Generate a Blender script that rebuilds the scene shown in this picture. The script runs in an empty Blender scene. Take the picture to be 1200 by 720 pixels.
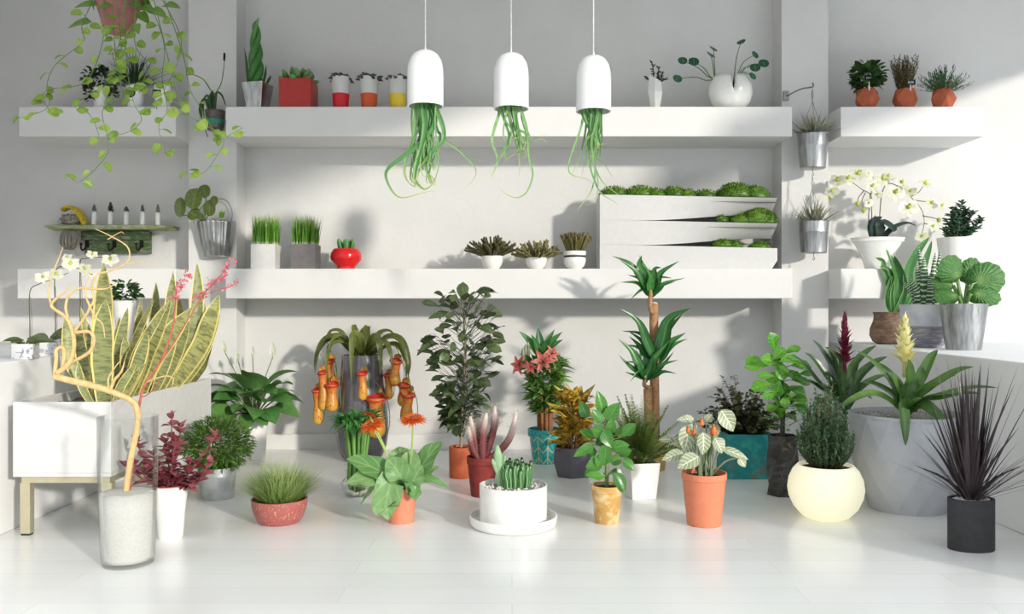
import bpy, math, random
from mathutils import Vector as V, Matrix
C = bpy.context.scene.collection
PI = math.pi
F = 1000.0            # focal length in pixels of the 1200 px wide frame
CX, CY, H = 600.0, 360.0, 1.0
R = random.Random(1)
def rad(a): return a * PI / 180
def U(a, b): return R.uniform(a, b)

# ------------------------------------------------------------------ materials
class NT:
    def __init__(s, name):
        s.m = bpy.data.materials.new(name); s.m.use_nodes = True
        s.t = s.m.node_tree; s.n = s.t.nodes; s.l = s.t.links
        s.b = s.n['Principled BSDF']; s.out = s.n['Material Output']
    def node(s, typ, **kw):
        x = s.n.new(typ)
        for k, v in kw.items(): setattr(x, k, v)
        return x
    def put(s, sock, v):
        if isinstance(v, bpy.types.NodeSocket): s.l.new(v, sock)
        elif isinstance(v, (tuple, list)) and len(v) == 3 and sock.type == 'RGBA': sock.default_value = (*v, 1)
        else: sock.default_value = v
    def math(s, op, a, b=0.0, c=0.0):
        x = s.node('ShaderNodeMath', operation=op); x.use_clamp = False
        s.put(x.inputs[0], a); s.put(x.inputs[1], b); s.put(x.inputs[2], c); return x.outputs[0]
    def mix(s, f, a, b):
        x = s.node('ShaderNodeMix', data_type='RGBA'); s.put(x.inputs[0], f); s.put(x.inputs[6], a); s.put(x.inputs[7], b); return x.outputs[2]
    def noise(s, scale, detail=3, rough=.5, vec=None, dist=0.0):
        x = s.node('ShaderNodeTexNoise'); x.inputs['Scale'].default_value = scale; x.inputs['Detail'].default_value = detail
        x.inputs['Roughness'].default_value = rough; x.inputs['Distortion'].default_value = dist
        s.l.new(vec if vec else s.coord('Object'), x.inputs['Vector']); return x.outputs['Fac']
    def coord(s, k): return s.node('ShaderNodeTexCoord').outputs[k]
    def uv(s, name='UVMap'):
        x = s.node('ShaderNodeUVMap', uv_map=name); y = s.node('ShaderNodeSeparateXYZ'); s.l.new(x.outputs[0], y.inputs[0]); return y.outputs[0], y.outputs[1]
    def sep(s, vec):
        y = s.node('ShaderNodeSeparateXYZ'); s.l.new(vec, y.inputs[0]); return y.outputs
    def ramp(s, f, a, b):   # smooth step of f between a and b
        x = s.node('ShaderNodeMapRange'); x.interpolation_type = 'SMOOTHSTEP'; s.put(x.inputs[0], f); x.inputs[1].default_value = a; x.inputs[2].default_value = b; return x.outputs[0]
    def scalev(s, vec, sc):
        x = s.node('ShaderNodeVectorMath', operation='MULTIPLY'); s.l.new(vec, x.inputs[0]); x.inputs[1].default_value = sc; return x.outputs[0]
    def bump(s, h, strength=.2, dist=.01):
        x = s.node('ShaderNodeBump'); x.inputs['Strength'].default_value = strength; x.inputs['Distance'].default_value = dist
        s.l.new(h, x.inputs['Height']); s.l.new(x.outputs[0], s.b.inputs['Normal'])
    def base(s, c, rough=.5, metal=0.0, spec=.5):
        s.put(s.b.inputs['Base Color'], c); s.put(s.b.inputs['Roughness'], rough); s.b.inputs['Metallic'].default_value = metal
        s.b.inputs['Specular IOR Level'].default_value = spec; return s
    def translucent(s, c, f=.25):
        t = s.node('ShaderNodeBsdfTranslucent'); s.put(t.inputs[0], c)
        m = s.node('ShaderNodeMixShader'); m.inputs[0].default_value = f
        s.l.new(s.b.outputs[0], m.inputs[1]); s.l.new(t.outputs[0], m.inputs[2]); s.l.new(m.outputs[0], s.out.inputs[0])

def lin(r, g, b):      # sRGB 0..255 to linear
    f = lambda c: (c/255)/12.92 if c <= 10 else (((c/255)+.055)/1.055)**2.4
    return (f(r), f(g), f(b))
def sh(c, k): return tuple(min(1, x*k) for x in c)

def plain(name, c, rough=.5, metal=0.0, var=.12, scale=30, bump=0.0, bscale=80, spec=.5):
    """a plain surface with slight mottling"""
    t = NT(name)
    n = t.noise(scale, 4)
    t.base(t.mix(t.ramp(n, .3, .7), sh(c, 1-var), sh(c, 1+var)), rough, metal, spec)
    if bump: t.bump(t.noise(bscale, 5), bump, .004)
    return t.m
def leafm(name, c1, c2, tip=None, vein=None, vamt=.5, side=0, rough=.42, trans=.22, edge=None, ewid=.12, root=None):
    """leaf: two greens varied per leaf, optional midrib and side veins, tip and margin colours; UV u across, v along"""
    t = NT(name)
    u, v = t.uv(); r, _ = t.uv('rnd')
    col = t.mix(r, c1, c2)
    n = t.noise(40, 2)
    col = t.mix(t.math('MULTIPLY', t.ramp(n, .4, .75), .35), col, sh(c1, .7))
    a = t.math('ABSOLUTE', t.math('SUBTRACT', u, .5))
    if root: col = t.mix(t.ramp(v, .16, .04), col, root)
    if tip: col = t.mix(t.ramp(v, .55, 1.0), col, tip)
    if edge: col = t.mix(t.ramp(a, .5-ewid, .5-ewid*.6), col, edge)
    if vein:
        col = t.mix(t.math('MULTIPLY', t.math('SUBTRACT', 1.0, t.ramp(a, .01, .06)), vamt), col, vein)
        if side:
            w = t.math('SINE', t.math('MULTIPLY', t.math('SUBTRACT', v, t.math('MULTIPLY', a, .45)), side*2*PI))
            col = t.mix(t.math('MULTIPLY', t.ramp(w, .72, .98), vamt*.8), col, vein)
    t.base(col, rough)
    if trans: t.translucent(col, trans)
    return t.m
def metalm(name, c, rough=.3, streak=True, dark=.6):
    t = NT(name); vec = t.scalev(t.coord('Object'), (14, 14, 1.5))
    n = t.noise(4, 4, .6, vec)
    t.base(t.mix(t.ramp(n, .3, .7), sh(c, dark), c), t.math('ADD', t.math('MULTIPLY', n, .25), rough-.1), 1.0); return t.m

# ------------------------------------------------------------------ mesh builder
class MB:
    def __init__(s): s.v = []; s.f = []; s.uv = []; s.r = []; s.sm = []
    def add(s, verts, faces, uvs=None, smooth=True, r=None):
        o = len(s.v); s.v += [V(p) for p in verts]
        s.uv += uvs if uvs else [(0.5, 0.5)]*len(verts)
        rr = R.random() if r is None else r
        s.r += [rr]*len(verts)
        for f in faces: s.f.append([i+o for i in f]); s.sm.append(smooth)
    def lathe(s, prof, n=40, rot=0.0, c=(0, 0, 0), sx=1.0, sy=1.0, smooth=True, twist=0.0, closed=True, mod=None):
        """prof: list of (r, z); square pots come from n=4"""
        vs, fs, uvs = [], [], []; m = len(prof); q = 1/math.cos(PI/n) if n <= 8 else 1
        h = max(z for _, z in prof) or 1
        for j, (r, z) in enumerate(prof):
            for i in range(n):
                a = rot + 2*PI*i/n + twist*z/h
                rr = r*q*(mod(a, z/h) if mod else 1)
                vs.append((c[0]+rr*math.cos(a)*sx, c[1]+rr*math.sin(a)*sy, c[2]+z)); uvs.append((i/n, z/h))
        for j in range(m-1):
            for i in range(n):
                k = (i+1) % n
                fs.append((j*n+i, j*n+k, (j+1)*n+k, (j+1)*n+i))
        if closed:
            fs.append(tuple(range(n-1, -1, -1))); fs.append(tuple((m-1)*n+i for i in range(n)))
        s.add(vs, fs, uvs, smooth)
    def box(s, a, b):
        x0, y0, z0 = a; x1, y1, z1 = b
        s.add([(x0,y0,z0),(x1,y0,z0),(x1,y1,z0),(x0,y1,z0),(x0,y0,z1),(x1,y0,z1),(x1,y1,z1),(x0,y1,z1)],
              [(3,2,1,0),(4,5,6,7),(0,1,5,4),(1,2,6,5),(2,3,7,6),(3,0,4,7)], smooth=False)
    def grid(s, rows, uvs=None, smooth=True, r=None, closeu=False):
        n = len(rows[0]); m = len(rows); fs = []
        for j in range(m-1):
            for i in range(n if closeu else n-1):
                k = (i+1) % n
                fs.append((j*n+i, j*n+k, (j+1)*n+k, (j+1)*n+i))
        s.add([p for row in rows for p in row], fs, [x for row in uvs for x in row] if uvs else None, smooth, r)
    def tube(s, pts, r, n=6, k=4, flat=1.0, face=(0, -1, 0), caps=True):
        """tube through points (smoothed); r is a number, (r0, r1) or a list; flat squashes it along face"""
        pts = smooth_pts(pts, k); m = len(pts); rows, uvs = [], []
        rs = r if isinstance(r, (list, tuple)) else (r, r)
        nrm = V(face)
        for i, p in enumerate(pts):
            t = i/(m-1); T = tang(pts, i)
            S = T.cross(nrm)
            if S.length < 1e-4: S = T.cross(V((1, 0, .01)))
            S.normalize(); N = S.cross(T).normalized(); nrm = N if flat == 1 else nrm
            x = t*(len(rs)-1); a = min(int(x), len(rs)-2); rr = rs[a]+(rs[a+1]-rs[a])*(x-a)
            rows.append([p+S*math.cos(2*PI*q/n)*rr+N*math.sin(2*PI*q/n)*rr*flat for q in range(n)])
            uvs.append([(q/n, t) for q in range(n)])
        o = len(s.v); s.grid(rows, uvs, closeu=True)
        if caps:
            s.f.append([o+q for q in range(n)][::-1]); s.sm.append(True)
            s.f.append([o+(m-1)*n+q for q in range(n)]); s.sm.append(True)
    def leafv(s, p, D, N, L, W, shape='ovate', droop=.5, fold=.2, seg=6, wave=0.0, r=None, curve=0.0, cols=2):
        """blade from p along D with surface normal N; droop = total bend in radians, fold lifts the two sides"""
        D = V(D).normalized(); N = V(N); N = (N-D*N.dot(D))
        if N.length < 1e-4: N = D.orthogonal()
        N.normalize(); p = V(p); rows, uvs = [], []; a = droop/seg; w = SHAPES[shape]; S = D.cross(N); ph = U(0, 6)
        for i in range(seg+1):
            t = i/seg; ww = max(w(t)*W/2, W*.004)
            row = []
            for j in range(-cols, cols+1):
                x = j/cols
                row.append(p+S*(x*ww*math.cos(fold))+N*(abs(x)*ww*math.sin(fold)+(wave*ww*math.sin(ph+t*14)*x*x if wave else 0)))
            rows.append(row); uvs.append([(.5+.5*j/cols, t) for j in range(-cols, cols+1)])
            p = p+D*(L/seg)
            D, N = (D*math.cos(a)-N*math.sin(a)).normalized(), (N*math.cos(a)+D*math.sin(a)).normalized()
            if curve: D = (D+S*(curve/seg)).normalized(); S = D.cross(N).normalized()
        s.grid(rows, uvs, r=r)
    def leaf(s, p, az, el, L, W, shape='ovate', droop=.5, fold=.2, roll=0.0, **k):
        a, e = rad(az), rad(el)
        D = V((math.cos(e)*math.cos(a), math.cos(e)*math.sin(a), math.sin(e)))
        N = V((-math.sin(e)*math.cos(a), -math.sin(e)*math.sin(a), math.cos(e)))
        if roll: N = Matrix.Rotation(rad(roll), 3, D) @ N
        s.leafv(p, D, N, L, W, shape, droop, fold, **k)
    def blade(s, pts, W, shape='lance', face=(0, -1, 0), fold=.25, k=5, r=None, cols=2, twist=0.0, wave=0.0):
        """blade along a drawn path, its surface facing 'face'"""
        pts = smooth_pts(pts, k); m = len(pts); rows, uvs = [], []; w = SHAPES[shape]; Fv = V(face); ph = U(0, 6)
        for i, p in enumerate(pts):
            t = i/(m-1); T = tang(pts, i); ff = Matrix.Rotation(twist*t, 3, T) @ Fv if twist else Fv
            S = T.cross(ff)
            if S.length < 1e-3: S = T.orthogonal()
            S.normalize(); N = S.cross(T); N = N if N.dot(ff) > 0 else -N; ww = max(w(t)*W/2, W*.004)
            rows.append([p+S*(j/cols*ww*math.cos(fold))+N*(abs(j/cols)*ww*math.sin(fold)+(wave*ww*math.sin(ph+t*20)*(j/cols)**2)) for j in range(-cols, cols+1)])
            uvs.append([(.5+.5*j/cols, t) for j in range(-cols, cols+1)])
        s.grid(rows, uvs, r=r)
    def ball(s, c, rx, ry=None, rz=None, n=8, m=6, bump=0.0):
        ry = ry or rx; rz = rz or rx; rows, uvs = [], []
        for j in range(m+1):
            e = -PI/2+PI*j/m; row = []
            for i in range(n):
                a = 2*PI*i/n; q = 1+(U(-bump, bump) if bump else 0); ce = max(math.cos(e), .02)
                row.append(V(c)+V((rx*ce*math.cos(a)*q, ry*ce*math.sin(a)*q, rz*math.sin(e)*q)))
            rows.append(row); uvs.append([(i/n, j/m) for i in range(n)])
        s.grid(rows, uvs, closeu=True)
    def disc(s, z, r, n=24, dome=0.0, rough=0.0, sx=1.0, sy=1.0, c=(0, 0), square=False, rot=0.0):
        """soil-like surface, slightly domed"""
        rows, uvs = [], []
        for j in range(5):
            q = 1-j/4*.98
            row = []
            for i in range(n):
                a = rot+2*PI*i/n; k = 1.0
                if square: b = (a-rot+PI/4) % (PI/2)-PI/4; k = 1/math.cos(b)
                row.append((c[0]+r*q*k*math.cos(a)*sx, c[1]+r*q*k*math.sin(a)*sy, z+dome*(1-q*q)+(U(-rough, rough) if 0 < j else 0)))
            rows.append(row); uvs.append([(i/n, j/4) for i in range(n)])
        o = len(s.v); s.grid(rows, uvs, closeu=True); s.f.append([o+4*n+i for i in range(n)]); s.sm.append(True)
        s.f.append([o+i for i in range(n)][::-1]); s.sm.append(False)

SHAPES = {
    'ovate': lambda t: math.sin(PI*min(1, t)**.75)**.85 if 0 < t < 1 else 0,
    'lance': lambda t: math.sin(PI*t**.6)**.9 if 0 < t < 1 else 0,
    'strap': lambda t: min(1, .55+t*2)*(1-t**3)**.7 if t < 1 else 0,
    'taper': lambda t: (.75+.5*t if t < .3 else .9*(1-((t-.3)/.7)**1.4)),
    'grass': lambda t: (1-t**1.5),
    'round': lambda t: math.sqrt(max(0, 1-(2*t-1)**2)),
    'obov': lambda t: math.sin(PI*t**1.5)**.8 if 0 < t < 1 else 0,
    'heart': lambda t: (math.sqrt(t/.18) if t < .18 else 1-((t-.18)/.82)**1.7),
    'sword': lambda t: (.6+.4*min(1, t*2.5)) if t < .55 else (1-((t-.55)/.45)**2.2),
    'vine': lambda t: (math.sqrt(t/.2)*.95 if t < .2 else .95+.05*(t-.2)/.2 if t < .4 else math.sqrt(max(0, 1-((t-.4)/.6)**2))**1.2),
    'fan': lambda t: (.18+t*1.0) if t < .72 else 1.0*math.sqrt(max(0, 1-((t-.72)/.28)**2))*.9,
    'band': lambda t: 1-t**6,
}
def tang(p, i):
    a, b = p[max(0, i-1)], p[min(len(p)-1, i+1)]; d = b-a
    return d.normalized() if d.length > 1e-9 else V((0, 0, 1))
def smooth_pts(pts, k):
    pts = [V(p) for p in pts]
    if k <= 1: return pts
    if len(pts) == 2: return [pts[0].lerp(pts[1], i/k) for i in range(k+1)]
    out = []; P = [pts[0]*2-pts[1]]+pts+[pts[-1]*2-pts[-2]]
    for i in range(1, len(P)-2):
        a, b, c, d = P[i-1:i+3]
        for j in range(k):
            t = j/k
            out.append(.5*((2*b)+(c-a)*t+(2*a-5*b+4*c-d)*t*t+(3*b-a-3*c+d)*t**3))
    out.append(pts[-1]); return out

def mesh_obj(name, mb, m, parent=None, S=1.0, bevel=0.0, off=None, sub=0):
    me = bpy.data.meshes.new(name)
    vs = [v*S for v in mb.v] if S != 1 else mb.v
    if off: vs = [v+V(off) for v in vs]
    me.from_pydata(vs, [], mb.f)
    me.polygons.foreach_set('use_smooth', mb.sm)
    ul = me.uv_layers.new(name='UVMap'); rl = me.uv_layers.new(name='rnd')
    a, b = [], []
    for l in me.loops:
        a.extend(mb.uv[l.vertex_index]); b.extend((mb.r[l.vertex_index], .5))
    ul.data.foreach_set('uv', a); rl.data.foreach_set('uv', b)
    me.materials.append(m); me.validate(); me.update()
    o = bpy.data.objects.new(name, me); C.objects.link(o)
    if parent: o.parent = parent
    if bevel:
        md = o.modifiers.new('bevel', 'BEVEL'); md.width = bevel; md.segments = 2; md.limit_method = 'ANGLE'; md.angle_limit = rad(30)
    if sub:
        md = o.modifiers.new('subd', 'SUBSURF'); md.levels = sub; md.render_levels = sub
    return o
def tag(o, label, cat, group=None, kind=None):
    o['label'] = label; o['category'] = cat
    if group: o['group'] = group
    if kind: o['kind'] = kind
    return o
def structure(name, mb, m, **k):
    o = mesh_obj(name, mb, m, **k); o['kind'] = 'structure'; return o

class Thing:
    """one potted plant or fitting: an Empty at its base; its parts are drawn in units of one photo pixel at its own distance"""
    def __init__(s, name, label, cat, px, d, z0, group=None):
        s.S = d/F; s.d = d; s.x0 = (px-CX)*s.S; s.z0 = z0
        s.o = bpy.data.objects.new(name, None); C.objects.link(s.o); s.o.empty_display_size = .05
        s.o.location = (s.x0, d, z0); tag(s.o, label, cat, group)
        R.seed(name+str(round(px))+str(round(z0*100)))
    def l(s, px, py, dy=0.0):
        """the local point seen at photo position px, py, dy units further away than the base"""
        wd = s.d+dy*s.S
        return V((((px-CX)*wd/F-s.x0)/s.S, dy, (H+(CY-py)*wd/F-s.z0)/s.S))
    def part(s, name, mb, m, parent=None, bevel=0.0, label=None, sub=0, kind=None):
        o = mesh_obj(name, mb, m, parent or s.o, s.S, bevel, sub=sub)
        if label: o['label'] = label
        if kind: o['kind'] = kind
        return o
def on_floor(name, label, cat, px, by, r, group=None, z=0.0):
    """base front edge at photo row by, base radius r pixels, standing at height z"""
    df = (H-z)*F/(by-CY); d = df/(1-r/F)
    return Thing(name, label, cat, px, d, z, group)

def pot(t, rt, rb, h, m, wall=2.0, soil=None, depth=4.0, n=40, prof=None, name='pot', lip=None, rot=0.0, smooth=True, bevel=0.0, foot=0.0, dome=2.0, sx=1.0, sy=1.0, twist=0.0, mod=None, top=None):
    """a hollow pot with soil; returns the pot and the soil height"""
    P = prof or [(rb, 0), (rt, h)]
    P = [(max(P[0][0]-.6, .3), P[0][1])]+P if smooth and n > 8 else list(P)
    rt = P[-1][0]
    if lip: P = P[:-1]+[(rt-.01-(lip[0]), h-lip[1]), (rt, h-lip[1]), (rt, h)]
    ri = rt-wall
    inn = [(ri, h), (ri-.2, h-depth*1.6)]
    mb = MB(); mb.lathe(P+inn, n, rot, smooth=smooth, sx=sx, sy=sy, twist=twist, mod=mod)
    o = t.part(name, mb, m, bevel=bevel)
    if smooth:
        o.data.polygons.foreach_set('use_smooth', [True]*len(o.data.polygons))
        md = o.modifiers.new('edge', 'EDGE_SPLIT'); md.split_angle = rad(35)
    zs = h-depth
    if soil:
        sb = MB(); sb.disc(zs, ri-.15, 32, dome, .35, sx, sy, square=(n == 4), rot=(rot+PI/4 if n == 4 else rot)+twist)
        t.part('soil', sb, soil)
    return o, zs
# ------------------------------------------------------------------ the room
def wallmat(name, c, stain=.06, scale=2.2, bump=.25):
    t = NT(name); n = t.noise(scale, 6, .6); f = t.noise(26, 5, .65)
    col = t.mix(t.ramp(n, .35, .75), sh(c, 1-stain), c)
    t.base(col, .75, 0, .25); t.bump(t.math('ADD', t.math('MULTIPLY', f, .7), t.math('MULTIPLY', n, .6)), bump, .012); return t.m
WALL = wallmat('white_plaster', lin(220, 219, 217))
SHELF = wallmat('painted_shelf', lin(228, 227, 225), .03, 3, .12)
COUNTER = wallmat('painted_counter', lin(240, 240, 240), .03, 3, .08)
def floormat():
    t = NT('white_floorboards'); o = t.coord('Object'); x, y, z = t.sep(o)
    col = lin(243, 243, 241)
    br = t.node('ShaderNodeTexBrick'); br.offset = .37; br.inputs['Scale'].default_value = 1.0
    br.inputs['Brick Width'].default_value = 1.6; br.inputs['Row Height'].default_value = .16; br.inputs['Mortar Size'].default_value = .0016
    br.inputs['Color1'].default_value = (1, 1, 1, 1); br.inputs['Color2'].default_value = (.9, .9, .9, 1); br.inputs['Mortar'].default_value = (.72, .72, .70, 1)
    t.l.new(o, br.inputs['Vector'])
    n = t.noise(9, 5, .65, t.scalev(o, (.5, 5, 1))); n2 = t.noise(1.3, 3)
    c1 = t.mix(t.ramp(n, .62, .8), col, sh(col, .86)); c1 = t.mix(t.ramp(n2, .3, .7), c1, sh(col, .95))
    m = t.node('ShaderNodeMix', data_type='RGBA', blend_type='MULTIPLY'); m.inputs[0].default_value = .55
    t.l.new(c1, m.inputs[6]); t.l.new(br.outputs['Color'], m.inputs[7])
    t.base(m.outputs[2], t.math('ADD', .15, t.math('MULTIPLY', n, .16)), 0, .5)
    t.bump(t.math('ADD', t.math('MULTIPLY', n, .3), t.math('MULTIPLY', br.outputs['Fac'], -.6)), .12, .004); return t.m
FLOOR = floormat()
YB, YP = 6.0, 5.8            # back wall and pillar faces
def boxm(*ab):
    m = MB()
    for a, b in ab: m.box(a, b)
    return m
XL, XR, ZC = -3.75, 4.3, 3.3
structure('floor', boxm(((XL-.1, -2.5, -.1), (XR+3, YB+.1, 0))), FLOOR)
structure('wall_back', boxm(((XL-.1, YB, 0), (XR+.1, YB+.15, ZC))), WALL)
structure('wall_left', boxm(((XL-.1, -2.5, 0), (XL, YB, ZC))), WALL)
# the ceiling: closed over the back of the room, unseen middle bay added to dim the upper left, gaps to brighten the floor
structure('ceiling', boxm(((XL-.1, 2.6, ZC), (XR+.1, YB+.15, ZC+.15)), ((-2.3, -1.5, ZC), (2.5, 2.6, ZC+.15))), WALL)
# the right wall is one wide window opening under a lintel: low sun and daylight come in through it
ZL = 2.95
structure('wall_right', boxm(((XR, 2.0, ZL), (XR+.15, YB, ZC)), ((XR, 5.6, 0), (XR+.15, YB, ZL))), WALL)
PX = [(-2.198, -1.873), (1.833, 2.15)]
structure('pillar_left', boxm(((PX[0][0], YP, 0), (PX[0][1], YB, ZC))), WALL)
structure('pillar_right', boxm(((PX[1][0], YP, 0), (PX[1][1], YB, ZC))), WALL)
structure('baseboard_back', boxm(((PX[0][1], YB-.022, 0), (PX[1][0], YB, .108))), SHELF, bevel=.004)
structure('baseboard_left', boxm(((-2.24, YB-.022, 0), (PX[0][0], YB, .108))), SHELF, bevel=.004)
structure('baseboard_right', boxm(((PX[1][1], YB-.022, 0), (2.24, YB, .108))), SHELF, bevel=.004)
ZU, ZLO, YS = 2.311, 1.251, 5.58
def shelf(x0, x1, z0, z1, label):
    o = mesh_obj('floating_shelf', boxm(((x0, YS, z0-z1), (x1, YB, 0))), SHELF, bevel=.004); o.location = (0, 0, z1)
    tag(o, label, 'shelf', 'thick white wall shelves')
shelf(-3.225, PX[0][0], 2.116, ZU, 'thick white wall shelf carrying three white mugs, behind the trailing vine')
shelf(PX[0][1], PX[1][0], 2.116, ZU, 'long upper white wall shelf carrying the red cube planter and coloured cups')
shelf(PX[1][1], 3.09, 2.116, ZU, 'short white wall shelf carrying three faceted terracotta pots')
shelf(-3.235, PX[0][0], 1.056, ZLO, 'white wall shelf under the green hook rack, partly behind the variegated sword leaves')
shelf(PX[0][1], PX[1][0], 1.056, ZLO, 'long lower white wall shelf carrying the stepped moss planter and grass cubes')
shelf(PX[1][1], 3.12, 1.056, ZLO, 'short white wall shelf carrying the flared orchid pot')
ZK = .757
def counter(x0, x1, y0, label):
    o = mesh_obj('counter', boxm(((x0, y0, 0), (x1, YB-.001, ZK))), COUNTER, bevel=.006); tag(o, label, 'counter', 'low white masonry counters')
counter(2.24, XR-.005, 2.66, 'low white masonry counter with three potted plants on its end nearest the wall')
counter(XL+.005, -2.241, 2.0, 'low white masonry counter carrying the orchids in printed cube pots')

# ------------------------------------------------------------------ light and camera
w = bpy.data.worlds.new('daylight'); bpy.context.scene.world = w; w.use_nodes = True
nt = w.node_tree; bg = nt.nodes['Background']          # overcast-like sky: brighter overhead than at the horizon
tc = nt.nodes.new('ShaderNodeTexCoord'); sx = nt.nodes.new('ShaderNodeSeparateXYZ'); mr = nt.nodes.new('ShaderNodeMapRange')
nt.links.new(tc.outputs['Generated'], sx.inputs[0]); nt.links.new(sx.outputs[2], mr.inputs[0])
mr.inputs[1].default_value = 0; mr.inputs[2].default_value = 1; mr.inputs[3].default_value = .54; mr.inputs[4].default_value = 3.4
nt.links.new(mr.outputs[0], bg.inputs[1]); bg.inputs[0].default_value = (.86, .93, 1.0, 1)
sl = bpy.data.lights.new('sun', 'SUN'); sl.energy = 2.5; sl.color = (1.0, .94, .84); sl.angle = rad(3.0)
so = bpy.data.objects.new('sun', sl); C.objects.link(so)
SUN = V((-.64, .77, -.235)).normalized(); so.rotation_euler = SUN.to_track_quat('-Z', 'Y').to_euler(); so.location = (6, -4, 4)
cam = bpy.data.cameras.new('camera'); cam.sensor_width = 36; cam.lens = 30.0; cam.clip_start = .05
co = bpy.data.objects.new('camera', cam); C.objects.link(co); co.location = (0, 0, H); co.rotation_euler = (PI/2, 0, 0)
sc = bpy.context.scene; sc.camera = co
sc.view_settings.view_transform = 'Standard'; sc.view_settings.look = 'None'; sc.view_settings.gamma = 1; sc.view_settings.use_curve_mapping = False
sc.view_settings.exposure = 0.17
sc.cycles.use_denoising = True
# ------------------------------------------------------------------ shared materials
SOIL = plain('soil', lin(58, 44, 34), .95, 0, .4, 300, 1.0, 400)
GRAVEL = plain('gravel', lin(150, 146, 140), .9, 0, .45, 260, 1.0, 260)
WHITEGRAVEL = plain('white_gravel', lin(225, 222, 214), .9, 0, .25, 260, 1.0, 260)
CERAMIC = plain('white_ceramic', lin(238, 237, 233), .22, 0, .02)
MATTEWHITE = plain('matte_white', lin(212, 211, 208), .55, 0, .03)
ZINC = metalm('zinc', lin(190, 192, 194), .38)
CHROME = metalm('polished_steel', lin(215, 216, 218), .2)
DARKMETAL = plain('dark_metal', lin(40, 40, 42), .5, .6)
WIRE = plain('wire', lin(150, 150, 150), .4, .8)
TERRA = plain('terracotta', lin(198, 110, 76), .75, 0, .12, 20, .15)
BLACKLABEL = plain('black_label', lin(24, 24, 26), .5)
CHALK = plain('chalk', lin(225, 225, 220), .8)
STEM = plain('green_stem', lin(96, 124, 62), .5, 0, .25)
BARK = plain('bark', lin(120, 92, 66), .85, 0, .3, 90, .8, 200)
CORD = plain('cord', lin(236, 235, 232), .6)
G = {}
G['mid'] = leafm('leaf_mid_green', lin(66, 116, 48), lin(104, 154, 70), vein=lin(140, 175, 100))
G['dark'] = leafm('leaf_dark_green', lin(34, 70, 34), lin(62, 100, 50), vein=lin(90, 120, 70))
G['deep'] = leafm('leaf_deep_green', lin(24, 50, 28), lin(48, 76, 42), trans=.1)
G['grass'] = leafm('leaf_grass', lin(72, 132, 30), lin(128, 178, 58), tip=lin(150, 185, 90), trans=.3, root=lin(206, 214, 180))
G['succulent'] = leafm('leaf_succulent', lin(72, 112, 60), lin(104, 142, 78), tip=lin(120, 150, 90), trans=.05)
G['olive'] = leafm('leaf_olive', lin(70, 78, 44), lin(108, 112, 66), trans=.15)
G['grey'] = leafm('leaf_grey_green', lin(120, 126, 104), lin(160, 164, 140), tip=lin(188, 186, 166), trans=.15)

def on_shelf(name, label, cat, px, z, d=5.74, group=None): return Thing(name, label, cat, px, d, z, group)
def scribble(mb, c, w, h, rows=2, y=-.05):
    """tiny unreadable chalk writing: rows of short upright strokes"""
    for j in range(rows):
        x = -w/2; zz = c[2]+h/2-(j+.5)*h/rows
        while x < w/2-.2:
            k = U(.25, .7); q = U(.25, .6)*h/rows
            mb.box((c[0]+x, c[1]+y-.03, zz-q), (c[0]+x+k*.55, c[1]+y, zz+q)); x += k+.15
def bushball(mb, c, rx, ry, rz, n, L, W, shape='ovate', lo=.45, el=20, jit=35, droop=.4, fold=.2, seg=4, up=0.0, zmin=None, cols=1, roll=55):
    """n leaves scattered through an ellipsoid, pointing outwards"""
    for _ in range(n):
        while True:
            q = V((U(-1, 1), U(-1, 1), U(-1, 1)))
            if .01 < q.length < 1: break
        q = q.normalized()*(lo+(1-lo)*R.random()**.6)
        p = V(c)+V((q.x*rx, q.y*ry, q.z*rz))
        if zmin is not None and p.z < zmin: continue
        az = math.degrees(math.atan2(q.y, q.x))+U(-jit, jit); e = math.degrees(math.atan2(q.z+up, math.hypot(q.x, q.y)))*.6+U(-jit, jit)*.6+el*.5
        k = U(.7, 1.2)
        mb.leaf(p, az, e, L*k, W*k, shape, U(0, droop*2), fold, U(-roll, roll), seg=seg, cols=cols)
def tuft(mb, c, n, r, h, W, lean=35, droop=.6, shape='grass', seg=4, lmin=.6, cols=1, inner=.0, emin=None):
    """n blades rising from a disc of radius r and leaning outwards"""
    for _ in range(n):
        a = U(0, 360); q = math.sqrt(U(inner, 1)); p = V(c)+V((math.cos(rad(a))*q*r, math.sin(rad(a))*q*r, 0))
        el = 90-lean*(q if emin is None else U(0, 1)**.7)+U(-9, 9)
        if emin is not None: el = max(el, emin)
        mb.leaf(p, a+U(-25, 25), el, h*U(lmin, 1.05), W*U(.8, 1.2), shape, U(.2, 1)*droop, .25, seg=seg, cols=cols)
def fleshy(mb, p, az, el, L, r, droop=.2, flat=.6, n=7, prof=(.55, .95, 1, .8, .35, .05)):
    """one thick succulent leaf"""
    a, e = rad(az), rad(el); pts = []; q = V(p); D = V((math.cos(e)*math.cos(a), math.cos(e)*math.sin(a), math.sin(e)))
    up = V((-math.sin(e)*math.cos(a), -math.sin(e)*math.sin(a), math.cos(e)))
    for i in range(6):
        pts.append(q.copy()); q += (D*math.cos(droop*i/5)-up*math.sin(droop*i/5))*(L/5)
    mb.tube(pts, [r*x for x in prof], n, 2, flat, face=up)
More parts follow.
